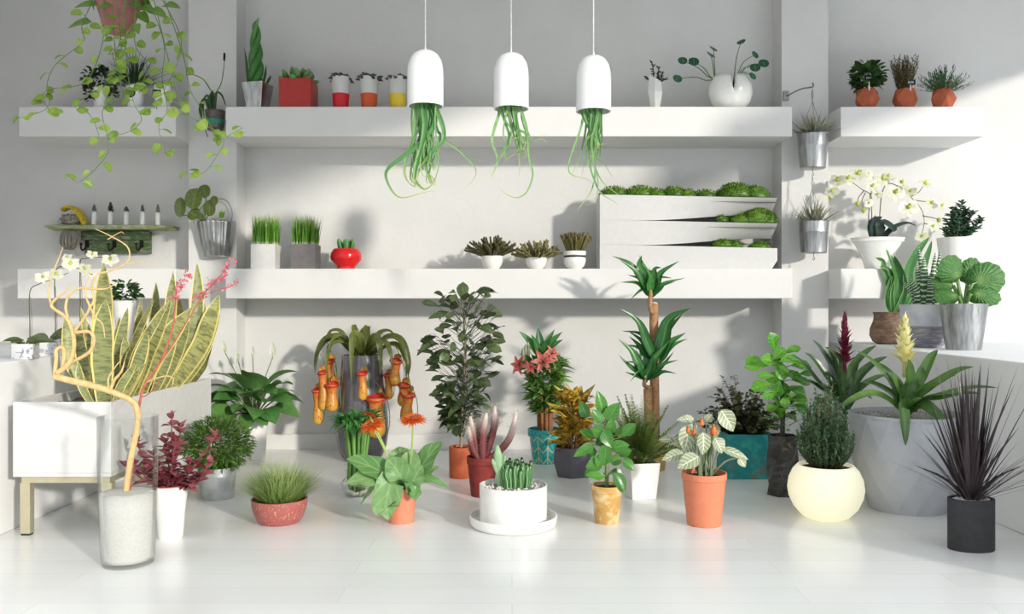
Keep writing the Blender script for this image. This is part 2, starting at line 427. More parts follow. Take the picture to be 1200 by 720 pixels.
# ------------------------------------------------------------------ upper shelf, middle
t = on_shelf('silver_planter', 'silver tapered planter with a tall braided sword-leaf plant, leftmost on the long upper shelf', 'potted plant', 302, ZU)
mb = MB(); mb.lathe([(9.0, 0), (13.6, 33), (12.6, 33), (12.2, 26)], 4, rad(33), smooth=False); t.part('pot', mb, CHROME, bevel=.003)
mb = MB(); mb.disc(28, 11.8, 32, .5, .3, square=True, rot=rad(33)+PI/4); t.part('soil', mb, SOIL)
BRAID = leafm('leaf_braid', lin(44, 100, 44), lin(70, 132, 60), tip=lin(110, 160, 90), trans=.1)
mb = MB()
for k in range(3):
    ph = k*2*PI/3
    mb.tube([(5.4*math.cos(ph+q*.85)*(1-.06*q)-2, 5*math.sin(ph+q*.85), 28+q*8.2) for q in range(10)]+[(-1+(k-1)*2, 0, 105+k*3)], [3.6, 4.6, 4.6, 4.2, 3.4, 2.4, .6], 8, 4)
t.part('braided_stems', mb, BRAID)
for a, b in (((291, 98), (286, 54)), ((313, 98), (318, 88)), ((309, 97), (312, 76)), ((296, 98), (294, 72))):
    mb = MB(); p = t.l(*a); q = t.l(*b); mb.blade([p, p.lerp(q, .5)+V((1, -1, 1)), q], 4, 'taper', fold=.4); t.part('leaf', mb, G['dark'])

RED = plain('red_lacquer', lin(176, 40, 34), .4, 0, .05)
t = on_shelf('cube_planter', 'red cube planter of plump pale-green succulents on the long upper shelf', 'potted plant', 350, ZU, 5.72)
pot(t, 18.5, 18.5, 35, RED, 1.8, SOIL, 3, 4, rot=PI/4, smooth=False, bevel=.003)
for ring, (n, rr, e, L) in enumerate(((7, 11, 18, 13), (6, 9, 42, 16), (4, 4, 66, 19), (3, 13, 60, 13))):
    for i in range(n):
        a = i*360/n+ring*29+U(-12, 12); mb = MB()
        fleshy(mb, (rr*math.cos(rad(a)), rr*math.sin(rad(a)), 33), a, e+U(-8, 8), L*U(.9, 1.15), 5.0, -.3, .55, 8, (.5, .8, 1, 1, .8, .2)); t.part('leaf', mb, G['succulent'])

for px, col, nm in ((399.5, (206, 20, 40), 'red'), (432.5, (206, 84, 34), 'orange'), (466, (226, 196, 56), 'yellow')):
    t = on_shelf('succulent_cup', f'small grey cup with {nm} painted base and dark tendrils, on the long upper shelf', 'potted plant', px, ZU, 5.68, 'grey cups with coloured bases')
    m = NT('cup_'+nm); u, v = m.uv(); m.base(m.mix(m.math('GREATER_THAN', v, .485), lin(*col), lin(206, 205, 202)), .5)
    pot(t, 11.2, 8.6, 38, m.m, 1.2, SOIL, 2, name='cup')
    mb = MB()
    for i in range(46):
        a = U(0, 360); q = U(1, 9); fleshy(mb, (q*math.cos(rad(a)), q*math.sin(rad(a)), 35.5+(9-q)*.35), a, U(0, 55), U(6, 10), 2.3, .8, .8, 6)
    t.part('foliage', mb, leafm('tendril_'+nm, lin(52, 58, 54), lin(80, 86, 80), trans=0))

# clam-shaped pot and the small faceted one
t = on_shelf('faceted_vase', 'slim white faceted pot with slanted rim and dark jade sprigs, right of the pendants', 'potted plant', 768, ZU, 5.72)
mb = MB(); n = 6; rows = []
for z, r, sl in ((0, 5, 0), (22, 9.5, 1.5), (37, 8.2, 5), (37, 7, 5), (30, 6.5, 3)):
    rows.append([V((r*math.cos(2*PI*i/n+.3), r*math.sin(2*PI*i/n+.3), z-sl*math.cos(2*PI*i/n+.3))) for i in range(n)])
mb.grid(rows, smooth=False, closeu=True); t.part('pot', mb, CERAMIC)
mb = MB()
for b, tip in (((766, 96), (764, 72)), ((770, 98), (781, 92)), ((765, 97), (756, 90)), ((768, 97), (772, 78)), ((770, 98), (776, 86))):
    p, q = t.l(*b), t.l(*tip); mb.tube([p, p.lerp(q, .5)+V((U(-2, 2), U(-2, 2), 0)), q], (1, .4), 5)
    for i in range(7):
        k = .3+.1*i; fleshy(mb, p.lerp(q, min(k, 1)), U(0, 360), U(10, 60), U(4, 7), 1.2, .2, .6, 5)
t.part('foliage', mb, G['deep'])

t = on_shelf('clam_pot', 'rounded white split pot with round coin leaves on thin arching stems', 'potted plant', 856, ZU, 5.72)
def clam(sx, tilt, x, prof=((6, 0), (15, 3), (22, 11), (25, 21), (25.5, 28), (23, 35), (16, 41), (12, 43))):
    mb = MB(); pr = [(a, b) for a, b in prof]
    mb.lathe(pr+[(10.4, 42.3), (12, 37), (10, 34)], 40, sx=1, sy=.8)
    mx = Matrix.Rotation(rad(tilt), 3, 'Y')
    mb.v = [mx @ v+V((x, 0, 0)) for v in mb.v]
    zm = min(v.z for v in mb.v)
    mb.v = [v-V((0, 0, zm)) for v in mb.v]; return mb
mb = MB(); ng = 96
prof = [(8, 0), (16, 3), (22, 10), (25, 20), (24.5, 29), (21, 36), (17, 40), (15.5, 39.5), (18, 33), (17, 28)]
def notch(a, z):   # a heart-shaped dip at the front and the back of the rim
    return 0.0
rows, uvs = [], []
for r, z in prof:
    row = []
    for i in range(ng):
        a = 2*PI*i/ng; f = abs(math.cos(a)); dip = max(0, 1-(abs(math.cos(a))/.16)**2)*max(0, (z-12)/28)*17
        hump = 3.5*max(0, (z-25)/15)*(f if f > .3 else .3)
        row.append(V((r*math.cos(a)*(1.02), r*math.sin(a)*.8, z-dip+hump)))
    rows.append(row)
mb.grid(rows, closeu=True); t.part('pot', mb, CERAMIC)
mb = MB(); mb.disc(27, 15, 24, 1, .3, 1.1, .85); t.part('soil', mb, SOIL)
COIN = leafm('leaf_coin', lin(30, 84, 56), lin(52, 112, 74), vein=lin(120, 160, 120), trans=.15)
sb = MB()
for (x, y, r, az) in ((800, 71, 5.5, 0), (813, 72, 6.2, 0), (794, 92, 5.6, 20), (833, 64, 5.8, 75), (836, 57, 5.2, 60), (868.5, 49, 5.0, 60), (885, 64, 5, -80), (885, 79, 6, 10), (895, 74, 6, 0), (882, 89, 5, -70)):
    left = x < 850; b = t.l(838 if left else 859, 93 if left else 100, U(-6, 4)); e = t.l(x, y, U(-14, 8)); hi = max(b.z, e.z)
    mid = b.lerp(e, .5)+V((0, 0, 7 if not left else (-1 if y > 60 else 3)))
    sb.tube([b, b.lerp(mid, .5)+V((0, 0, 3 if not left else -1)), mid+V((0, 0, 3)), e], (.7, .45), 5)
    mb = MB(); nrm = V((math.sin(rad(az))*(1 if left else -1)*.6, -1 if az < 40 else -.75, .35 if az < 40 else .75)).normalized(); s = nrm.orthogonal().normalized()
    D = nrm.cross(V((1, 0, 0))).normalized()
    mb.leafv(e-D*r, D, nrm, r*2, r*2.05, 'round', .15, .06, seg=10); t.part('leaf', mb, COIN)
t.part('stems', sb, STEM)

# ------------------------------------------------------------------ upper shelves, right and left
GEO = plain('raw_terracotta', lin(182, 96, 66), .85, 0, .1, 25, .1)
def geopot(t, m, rot):
    mb = MB(); n = 5; rows = []
    for z, r, ph in ((0, 9, 0), (13, 14.6, 36), (25, 10.5, 0), (25, 8.8, 0), (20, 8.6, 0)):
        rows.append([V((r*math.cos(2*PI*i/n+rad(ph+rot)), r*math.sin(2*PI*i/n+rad(ph+rot)), z)) for i in range(n)])
    fs = []; o = [x for r in rows for x in r]
    for j in (0, 1):
        for i in range(n):
            k = (i+1) % n; a = j*n+i; b = j*n+k; c = (j+1)*n+i; d = (j+1)*n+k
            if j == 0: d2 = (j+1)*n+(i-1) % n; fs += [(a, b, c), (a, c, d2)]
            else: fs += [(a, b, d), (a, d, c)]
    for j in (2, 3):
        for i in range(n): k = (i+1) % n; fs.append((j*n+i, j*n+k, (j+1)*n+k, (j+1)*n+i))
    mb.add(o, fs+[tuple(range(n-1, -1, -1))], smooth=False); t.part('pot', mb, m)
    mb = MB(); mb.disc(21, 8.3, 20, 1, .3); t.part('soil', mb, SOIL)
def herblabel(t, px, py):
    p = t.l(px, py, -10); mb = MB(); mb.box((p.x-5.6, p.y-.5, p.z-3), (p.x+5.6, p.y+.5, p.z+3)); tg = t.part('plant_tag', mb, BLACKLABEL, label='small black herb tag with white writing')
    mb = MB(); mb.box((p.x-.6, p.y-.4, 20), (p.x+.6, p.y+.4, p.z-3)); t.part('stick', mb, CORD, tg)
    mb = MB(); scribble(mb, p, 7.5, 2.6, 1, -.5); t.part('writing', mb, CHALK, tg)
d = 5.70
t = on_shelf('faceted_pot', 'faceted terracotta pot with bushy round-leaved herb and black tag, beside the pillar', 'potted plant', 1015.5, ZU, d, 'faceted terracotta pots'); geopot(t, GEO, 18)
mb = MB(); bushball(mb, (0, 0, 40), 17.5, 16, 16, 210, 9.5, 8, 'ovate', .3, seg=4); mb.leaf((2, 0, 50), 80, 85, 12, 4); t.part('foliage', mb, leafm('leaf_basil', lin(40, 74, 34), lin(84, 118, 62), trans=.2))
herblabel(t, 1018.5, 91.5)
t = on_shelf('faceted_pot', 'faceted terracotta pot with tall upright thyme and a black tag', 'potted plant', 1060.5, ZU, d, 'faceted terracotta pots'); geopot(t, GEO, 30)
mb = MB(); sb = MB()
for i in range(95):
    a = U(0, 360); q = math.sqrt(R.random()); p = V((7*q*math.cos(rad(a)), 7*q*math.sin(rad(a)), 21)); e = p+V((10*q*math.cos(rad(a)), 10*q*math.sin(rad(a)), U(26, 42)))
    sb.tube([p, p.lerp(e, .5)+V((U(-1, 1), U(-1, 1), 0)), e], (.35, .2), 3, 2)
    for k in range(12): mb.leaf(p.lerp(e, .15+k*.075), U(0, 360), U(10, 60), 4.8, 1.6, 'lance', .2, .2, seg=2, cols=1)
t.part('stems', sb, BARK); t.part('foliage', mb, G['olive']); herblabel(t, 1067, 96.5)
t = on_shelf('faceted_pot', 'faceted terracotta pot with spreading needle-leaved rosemary and no tag', 'potted plant', 1105, ZU, d, 'faceted terracotta pots'); geopot(t, GEO, 5)
mb = MB()
for i in range(90):
    a = U(0, 360); e = U(5, 85); D = V((math.cos(rad(a))*math.cos(rad(e)), math.sin(rad(a))*math.cos(rad(e)), math.sin(rad(e)))); L = U(20, 29)
    b = V((D.x*5, D.y*5, 22)); q = b+D*L
    mb.tube([b, q], (.4, .2), 3, 3)
    for k in range(11): mb.leaf(b.lerp(q, .2+k*.078), a+U(-70, 70), e*.7+U(0, 40), 5.2, 1.35, 'lance', .1, .2, seg=2, cols=1)
t.part('foliage', mb, leafm('leaf_rosemary', lin(48, 84, 44), lin(92, 124, 76), trans=.15))

def mug(px, label, rt, h, grp='white mugs on the short shelf'):
    t = on_shelf('plant_mug', label, 'potted plant', px, ZU, 5.7, grp); pot(t, rt, rt*.82, h, CERAMIC, 1.0, SOIL, 2, name='mug'); return t
t = mug(118, 'small white mug with a dark trailing bush behind the hanging vine', 9, 26)
mb = MB(); bushball(mb, (1, -2, 36), 20, 15, 14, 190, 6.5, 5, 'ovate', .25, 0, seg=3); bushball(mb, (-9, -8, 20), 6, 5, 10, 40, 6, 5, seg=3); bushball(mb, (16, -6, 22), 5, 5, 8, 30, 6, 5, seg=3); t.part('foliage', mb, G['deep'])
t = mug(158.5, 'white mug with round black badge holding a spiky grass tuft, middle of the three mugs', 10.5, 29)
mb = MB(); tuft(mb, (0, 0, 26), 220, 6, 49, 1.5, 75, .8, seg=5, emin=8); t.part('foliage', mb, leafm('leaf_spiky', lin(26, 50, 26), lin(56, 84, 50), trans=.1))
mb = MB(); mb.lathe([(5.6, 0), (5.6, 2.2)], 24); mb.v = [V((v.x-1.5, -8.4-v.z, v.y+19)) for v in mb.v]; mb.f = [f[::-1] for f in mb.f]
lb = t.part('badge', mb, BLACKLABEL, label='round black badge'); mb = MB(); scribble(mb, (-1.5, -10.6, 19), 6, 3, 1); t.part('writing', mb, CHALK, lb)
t = mug(190.5, 'white mug with oblong black badge and a low dark plant, rightmost of the three mugs', 10, 29)
mb = MB(); tuft(mb, (0, 0, 27), 90, 8, 7, 1.8, 60, .6, seg=3); t.part('foliage', mb, G['deep'])
mb = MB(); mb.box((-8, -10.3, 14.5), (2, -6.5, 22.5)); lb = t.part('badge', mb, BLACKLABEL, bevel=.003, label='oblong black badge'); mb = MB(); scribble(mb, (-3, -10.3, 18.5), 6, 4, 2); t.part('writing', mb, CHALK, lb)

# ------------------------------------------------------------------ lower shelf, middle
def grasscube(px, w, col, label, h):
    t = on_shelf('grass_cube', label, 'potted plant', px, ZLO, 5.68, 'square planters of cut grass')
    pot(t, w/2, w/2, 28.5, col, 1.6, WHITEGRAVEL, .6, 4, rot=PI/4, smooth=False, bevel=.002, dome=.5)
    mb = MB()
    for i in range(420):
        x, y = U(-.46, .46)*w, U(-.46, .46)*w; mb.leaf((x, y, 27.5), U(0, 360), 90-abs(U(-9, 9)), h*U(.72, 1.04), 1.25, 'grass', .18, .3, seg=3, cols=1)
    t.part('grass', mb, G['grass'], kind='stuff'); return t
grasscube(312, 28, MATTEWHITE, 'white cube planter of tall cut grass on the lower shelf', 38)
GREYCUBE = plain('dark_grey_concrete', lin(112, 108, 108), .6, 0, .08)
grasscube(358.5, 28.5, GREYCUBE, 'dark grey cube planter of tall cut grass on the lower shelf', 37)
t = on_shelf('red_jar', 'glossy red rounded jar with small finger succulents on the lower shelf', 'potted plant', 405.5, ZLO, 5.7)
pot(t, 14, 10.5, 24, plain('red_glaze', lin(206, 24, 30), .18, 0, .03), 1.5, SOIL, 2, prof=[(10.5, 0), (10.5, 3), (17.5, 11), (18.2, 15), (17.6, 19), (15.5, 22.5), (14.5, 24)], name='jar')
for i in range(11):
    a = i*360/10+U(-10, 10); mb = MB(); q = 6 if i < 7 else 2
    fleshy(mb, (q*math.cos(rad(a)), q*math.sin(rad(a)), 22), a, 72 if q > 3 else 86, U(12, 15), 2.6, -.3, .9, 7, (.7, 1, 1, 1, .95, .4)); t.part('leaf', mb, BRAID)

BOWLWHITE = CERAMIC
def stalks(t, z, n, r, L, lean, m, W=1.1):
    mb = MB()
    for i in range(n):
        a = U(0, 360); q = math.sqrt(R.random()); e = 90-lean*q+U(-6, 6); l = L*U(.65, 1.05)
        p = V((r*q*math.cos(rad(a)), r*q*math.sin(rad(a)), z)); D = V((math.cos(rad(e))*math.cos(rad(a)), math.cos(rad(e))*math.sin(rad(a)), math.sin(rad(e))))
        mb.tube([p, p+D*l*.5+V((0, 0, l*.03)), p+D*l], (W*.8, W), 4, 2)
        for k in range(6):
            s = .4+k*.11; mb.leaf(p+D*l*s, U(0, 360), U(20, 70), 3.4, 1.5, 'ovate', .2, .3, seg=2, cols=1)
    t.part('foliage', mb, m)
t = on_shelf('bowl_pot', 'small white bowl with a wide spray of dark olive stalks', 'potted plant', 577, ZLO, 5.68, 'small white pots by the moss planter')
pot(t, 12.5, 7, 15.5, BOWLWHITE, 1.2, SOIL, 1.5, prof=[(7, 0), (10.5, 4), (12.3, 9), (12.8, 15.5)]); stalks(t, 13.5, 130, 8, 27, 68, leafm('olive_stalk', lin(72, 70, 38), lin(104, 98, 56), trans=.1))
t = on_shelf('bowl_pot', 'small white bowl with a low spray of lighter olive stalks', 'potted plant', 628.5, ZLO, 5.68, 'small white pots by the moss planter')
pot(t, 12.5, 7, 13.5, BOWLWHITE, 1.2, SOIL, 1.5, prof=[(7, 0), (10.5, 3.5), (12.5, 8), (13.2, 13.5)]); stalks(t, 11.5, 130, 8, 24, 74, leafm('light_stalk', lin(112, 108, 66), lin(146, 140, 92), trans=.1))
t = on_shelf('bowl_pot', 'small white cup with dark waist line and upright olive stalks, beside the moss planter', 'potted plant', 673.5, ZLO, 5.66, 'small white pots by the moss planter')
pot(t, 12.8, 7.5, 21, BOWLWHITE, 1.2, SOIL, 1.5, prof=[(7.5, 0), (11.5, 4), (13, 9), (13, 13.2), (12.2, 13.6), (12.2, 16), (13.2, 16.4), (13.2, 21)])
mb = MB(); mb.lathe([(12.45, 13.8), (12.55, 14.8), (12.45, 15.8)], 40, closed=False); t.part('band', mb, BLACKLABEL, label='dark waist line')
stalks(t, 19, 95, 9, 24, 28, leafm('upright_stalk', lin(92, 88, 46), lin(126, 118, 70), trans=.1))

# stepped moss planter
t = on_shelf('moss_planter', 'large white stepped wall planter with three layers of green moss on the lower shelf', 'planter', 807, ZLO, 5.64)
S_ = t.S; bz = t.l(807, 315).z
x0, x1 = -104, 104; depth = 46.0
def z_of(py): return t.l(807, py).z
lips = [(291, 286.5), (262, 257.5), (232, 228)]          # right and left heights of the three lips, lowest first
unders = [None, (278.5, 286.6), (247, 257.6)]            # the receding underside line above each slot
def frac(x): return max(0, (x-(x0+40))/(x1-x0-40))
NX = 25; mb = MB()
for k in range(3):
    rows = [[], [], [], [], []]; rec = 26
    for i in range(NX):
        x = x0+(x1-x0)*i/(NX-1); f = frac(x); g = f*f*(3-2*f); fx = (x-x0)/(x1-x0)
        zt = z_of(lips[k][1]+(lips[k][0]-lips[k][1])*fx)
        zb = 0 if k == 0 else z_of(lips[k-1][1]+(lips[k-1][0]-lips[k-1][1])*fx)+g*13+.15
        yb = 0 if k == 0 else rec*g
        cxr = -1.5*f if k == 0 else 0
        rows[0].append(V((x+(cxr-5*f*(k == 0)), yb, zb))); rows[1].append(V((x, yb*.55-1.5*g*(k > 0), zb+(zt-zb)*.42))); rows[2].append(V((x, 0, zt)))
        rows[3].append(V((x, 2.4, zt))); rows[4].append(V((x, 2.4+rec*.9*g, zt-3-5*g)))
    mb.grid(rows[:3], smooth=True); mb.grid(rows[2:], smooth=False)
zt = z_of(228)
mb.add([(x0, 0, 0), (x0, depth, 0), (x0, depth, zt), (x0, 0, zt)], [(0, 1, 2, 3)], smooth=False)
mb.add([(x0, depth, 0), (x1, depth, 0), (x1, depth, zt), (x0, depth, zt)], [(0, 1, 2, 3)], smooth=False)
mb.add([(x0, 0, 0), (x1, 0, 0), (x1, depth, 0), (x0, depth, 0)], [(0, 1, 2, 3)], smooth=False)
mb.add([(x1, 27, 0), (x1, depth, 0), (x1, depth, z_of(232)), (x1, 27, z_of(232))], [(0, 1, 2, 3)], smooth=False)
t.part('box', mb, plain('planter_white', lin(208, 207, 206), .6, 0, .02))
mb = MB()
for k in range(3):   # compost ledge inside every tier
    zt = z_of(lips[k][0])-5; mb.add([(x0+1, 2.5, zt+(3 if k else 3)), (x1-.5, 2.5, zt), (x1-.5, depth-.5, zt), (x0+1, depth-.5, zt+3)], [(0, 1, 2, 3)], smooth=False)
t.part('compost', mb, SOIL)
MOSS = leafm('moss', lin(58, 98, 20), lin(104, 148, 40), tip=lin(140, 176, 70), trans=.15)
def moss(cs, n):
    mb = MB(); tot = sum(c[2]*c[4] for c in cs)
    for (px, py, rx, ry, rz, dy) in cs:
        c = t.l(px, py, dy); q0 = len(mb.v)
        mb.ball(c, rx*.93, ry*.93, rz*.9, 14, 8, .05)
        for q in range(q0, len(mb.v)): mb.v[q].z = max(mb.v[q].z, c.z-2)
        for _ in range(int(1.6*n*rx*rz/tot)):
            a, e = U(0, 2*PI), math.asin(U(-.15, 1)); D = V((math.cos(e)*math.cos(a), math.cos(e)*math.sin(a), math.sin(e))); p = c+V((D.x*rx, D.y*ry, D.z*rz))*.9
            mb.leaf(p, math.degrees(a)+U(-40, 40), math.degrees(e)+U(-30, 30), U(2.2, 4.4), 1.5, 'lance', .4, .2, seg=2, cols=1)
    return mb
t.part('moss', moss([(720, 229, 20, 14, 10, 22), (750, 229, 22, 15, 11, 20), (768, 230, 15, 13, 9, 18), (789, 230, 18, 14, 11, 20), (805, 231, 14, 12, 9, 18), (826, 231, 16, 12, 8, 18), (862, 231, 26, 15, 17, 18), (884, 232, 20, 14, 14, 18)], 2200), MOSS, kind='stuff', label='dense green moss along the top edge')
t.part('moss', moss([(846, 259, 9, 7, 6, 14), (868, 260, 15, 10, 8, 14), (890, 260, 22, 12, 16, 13), (900, 261, 12, 9, 12, 10)], 900), MOSS, kind='stuff', label='green moss spilling from the middle slot')
t.part('moss', moss([(848, 288, 16, 9, 6.5, 14), (862, 289, 10, 8, 5, 12), (890, 290, 15, 9, 5, 12)], 500), MOSS, kind='stuff', label='sparse moss in the lowest slot')
# ------------------------------------------------------------------ pendants with hanging air plants
AIR = leafm('leaf_air', lin(92, 150, 84), lin(150, 192, 124), tip=lin(206, 212, 130), vein=lin(60, 110, 60), vamt=.3, trans=.2)
GLOSSWHITE = plain('gloss_white', lin(240, 241, 241), .2, 0, .01)
def pendant(px, topy, by, r, d, label, tend, fill):
    t = Thing('hanging_planter', label, 'hanging planter', px, d, H+(CY-by)*d/F, 'white dome pendant planters')
    hgt = by-topy; mb = MB()
    P = [(r, 0), (r, hgt*.55), (r*.97, hgt*.7), (r*.88, hgt*.82), (r*.7, hgt*.92), (r*.45, hgt*.975), (r*.2, hgt), (1.2, hgt+.8), (1.2, hgt+3)]
    mb.lathe([(r-1.8, hgt*.55), (r-1.8, 0)]+P, 48)
    o = t.part('dome', mb, GLOSSWHITE); md = o.modifiers.new('edge', 'EDGE_SPLIT'); md.split_angle = rad(40)
    mb = MB(); zc = (ZC-t.z0)/t.S; mb.tube([(0, 0, hgt+2), (0, 0, zc)], .75, 8, 1); t.part('cord', mb, CORD)
    mb = MB(); mb.lathe([(12, zc-7), (12, zc-.1), (1, zc-.1)], 24); t.part('ceiling_rose', mb, GLOSSWHITE)
    for pts, w in tend:
        mb = MB(); P = [t.l(x, y, dy) for x, y, dy in pts]; P = [P[0]+V((0, 0, 14))]+P
        mb.blade(P, w, 'grass', (U(-.4, .4), -1, U(-.1, .3)), .5, 5, twist=U(-.8, .8)); t.part('leaf', mb, AIR)
    n, x, y, sx = fill; mb = MB()
    for i in range(n):
        a = t.l(px+U(-r*.7, r*.7), by-14, U(-8, 8)); e = t.l(x+U(-sx, sx), y+U(-16, 14), U(-12, 10))
        m1 = a.lerp(e, .35)+V((U(-3, 3), U(-2, 2), 0)); m2 = a.lerp(e, .75)+V((U(-7, 7), U(-4, 4), U(-3, 3)))
        mb.blade([a, m1, m2, e, e+V((U(-5, 12), U(-4, 4), U(0, 10)))], U(2.2, 4.6), 'grass', (U(-.6, .6), -1, .1), .5, 4)
    t.part('foliage', mb, AIR); return t
pendant(498.5, 59, 125, 21.3, 3.95, 'white dome pendant with the thickest tangle of hanging green strands', [
    ([(506, 124, 0), (509, 145, -4), (495, 165, -6), (470, 185, -6), (455, 197, -4), (452, 208, 0), (460, 225, 2), (472, 232, 2), (500, 225, 4), (520, 224, 6)], 7),
    ([(489, 124, 0), (486, 148, 2), (484, 165, 2), (476, 185, 0), (474, 204, 0), (482, 217, 2), (496, 221, 2)], 8),
    ([(512, 124, 2), (520, 150, 2), (521, 163, 2), (536, 175, 4), (552, 190, 6), (558, 203, 8), (548, 218, 8), (522, 233, 6)], 4),
    ([(510, 124, -3), (519, 148, -6), (519, 165, -8), (505, 180, -8), (492, 198, -6), (490, 212, -6), (503, 219, -4)], 7),
    ([(497, 124, -4), (498, 150, -8), (494, 172, -8), (488, 195, -6), (486, 210, -4), (497, 222, -4), (508, 214, -4), (505, 205, 0)], 8),
    ([(502, 124, 0), (503, 150, 0), (498, 170, 0), (484, 190, 0), (482, 212, 0), (500, 218, 2)], 7),
    ([(492, 124, 4), (491, 150, 6), (497, 172, 6), (505, 182, 4), (492, 190, 2), (470, 197, 0), (452, 198, 0)], 4.5),
    ([(505, 124, 6), (512, 152, 8), (516, 160, 8), (508, 185, 6), (500, 200, 4), (510, 212, 4), (506, 222, 2)], 5)], (26, 496, 205, 13))
pendant(599, 62, 128, 20.8, 4.1, 'white dome pendant with a loose loop of hanging strands, middle of three', [
    ([(586, 127, 0), (578, 155, -2), (577, 168, -2), (583, 186, -2), (579, 200, 0), (576, 208, 0), (588, 211, 2)], 4.5),
    ([(588, 127, -3), (594, 150, -4), (597, 160, -4), (590, 176, -4), (582, 190, -2), (590, 180, 0), (597, 168, 2)], 4),
    ([(610, 127, 0), (616, 148, 0), (618, 165, 0), (620, 188, 0), (624, 205, 2), (617, 225, 2), (604, 232, 2), (588, 224, 4), (583, 213, 5)], 4.6),
    ([(604, 127, 3), (606, 155, 2), (608, 170, 2), (609, 195, 2), (607, 214, 2)], 5.5),
    ([(611, 127, 2), (619, 156, 4), (626, 164, 5), (636, 163, 7), (642, 169, 9)], 2.6),
    ([(602, 127, -5), (606, 150, -7), (616, 158, -7), (610, 176, -5), (598, 184, -3), (588, 193, 0)], 4.6),
    ([(595, 127, 5), (599, 150, 6), (607, 164, 6), (616, 172, 4), (618, 186, 2)], 3.4)], (12, 602, 172, 13))
pendant(695.5, 65, 131, 20.6, 4.2, 'white dome pendant with slender strands reaching the moss planter, rightmost of three', [
    ([(685, 130, 0), (679, 155, 0), (671, 178, 0), (666, 198, 0), (672, 206, 2), (690, 211, 3), (698, 221, 4)], 3.6),
    ([(689, 130, 2), (685, 160, 3), (680, 182, 3), (673, 198, 2), (669, 213, 2)], 3.6),
    ([(693, 130, -2), (691, 165, -3), (690, 190, -3), (698, 215, -3), (706, 228, -4), (722, 238, -6), (724, 242, -6)], 4),
    ([(697, 130, -4), (693, 160, -5), (694, 185, -5), (700, 210, -4), (699, 230, -4), (690, 240, -3), (684, 237, -2)], 3.6),
    ([(701, 130, 0), (699, 165, 0), (696, 190, 0), (705, 212, -2), (720, 225, -4), (738, 238, -6)], 3.8),
    ([(704, 130, 2), (700, 160, 3), (698, 183, 4), (708, 192, 5), (716, 205, 6), (720, 210, 6)], 2.6),
    ([(691, 130, 4), (689, 165, 6), (684, 195, 6), (679, 215, 6)], 2.8),
    ([(699, 130, 6), (695, 170, 6), (697, 205, 4), (692, 225, 2), (680, 242, 2), (676, 250, 2)], 3.4)], (18, 695, 180, 8))

# ------------------------------------------------------------------ trailing vine in a hanging pot, upper left
VINEL = leafm('leaf_vine', lin(110, 146, 50), lin(162, 188, 86), vein=lin(190, 205, 130), vamt=.4, trans=.35)
dv = 3.6
t = Thing('hanging_vine', 'heart-leaved vine trailing from a brownish red pot hung near the ceiling', 'hanging plant', 138.5, dv, H+(CY-38)*dv/F)
mb = MB(); hp = 46; mb.lathe([(16, 0), (17.5, 6), (19, 14), (27, 40), (28, hp), (25.5, hp), (24.5, 38)], 40)
o = t.part('pot', mb, plain('weathered_pot', lin(150, 98, 92), .8, 0, .25, 14, .4)); md = o.modifiers.new('edge', 'EDGE_SPLIT'); md.split_angle = rad(40)
mb = MB(); mb.disc(40, 24.5, 24, 2, .5); t.part('soil', mb, SOIL)
zc = (ZC-t.z0)/t.S
for a in (80, 200, 320):
    mb = MB(); mb.tube([(26.5*math.cos(rad(a)), 26.5*math.sin(rad(a)), hp-1), (0, 0, hp+90)], .5, 6, 2); t.part('wire', mb, WIRE)
mb = MB(); mb.tube([(0, 0, hp+88), (0, 0, zc)], .5, 6, 1); t.part('cord', mb, CORD)
mb = MB(); bushball(mb, (0, 0, hp+6), 34, 26, 16, 70, 17, 14, 'heart', .5, -10, 35, .7, .25, seg=5, cols=2)
for x, y, dy, w, az, el in ((93, 27, -14, 26, 195, -12), (100, 5, -18, 24, 170, -5), (172, 10, -20, 22, -20, -10), (185, 14, -10, 24, 10, -20), (200, 6, -4, 22, 20, -5), (155, 4, -26, 20, -60, -10), (128, 6, -27, 18, -110, -10), (168, 20, -16, 20, -30, -40), (128, 36, -20, 15, -120, -45), (160, 32, -18, 14, -70, -50)):
    p = t.l(x, y, dy); D = V((math.cos(rad(az)), -.35, math.sin(rad(el)))); mb.leafv(p-D*w*.5, D, (0, -.75, .8), w*1.1, w*.8, 'heart', .5, .2, seg=6)
t.part('foliage', mb, leafm('leaf_vine_big', lin(74, 118, 44), lin(120, 158, 66), vein=lin(160, 190, 100), vamt=.3, trans=.3))
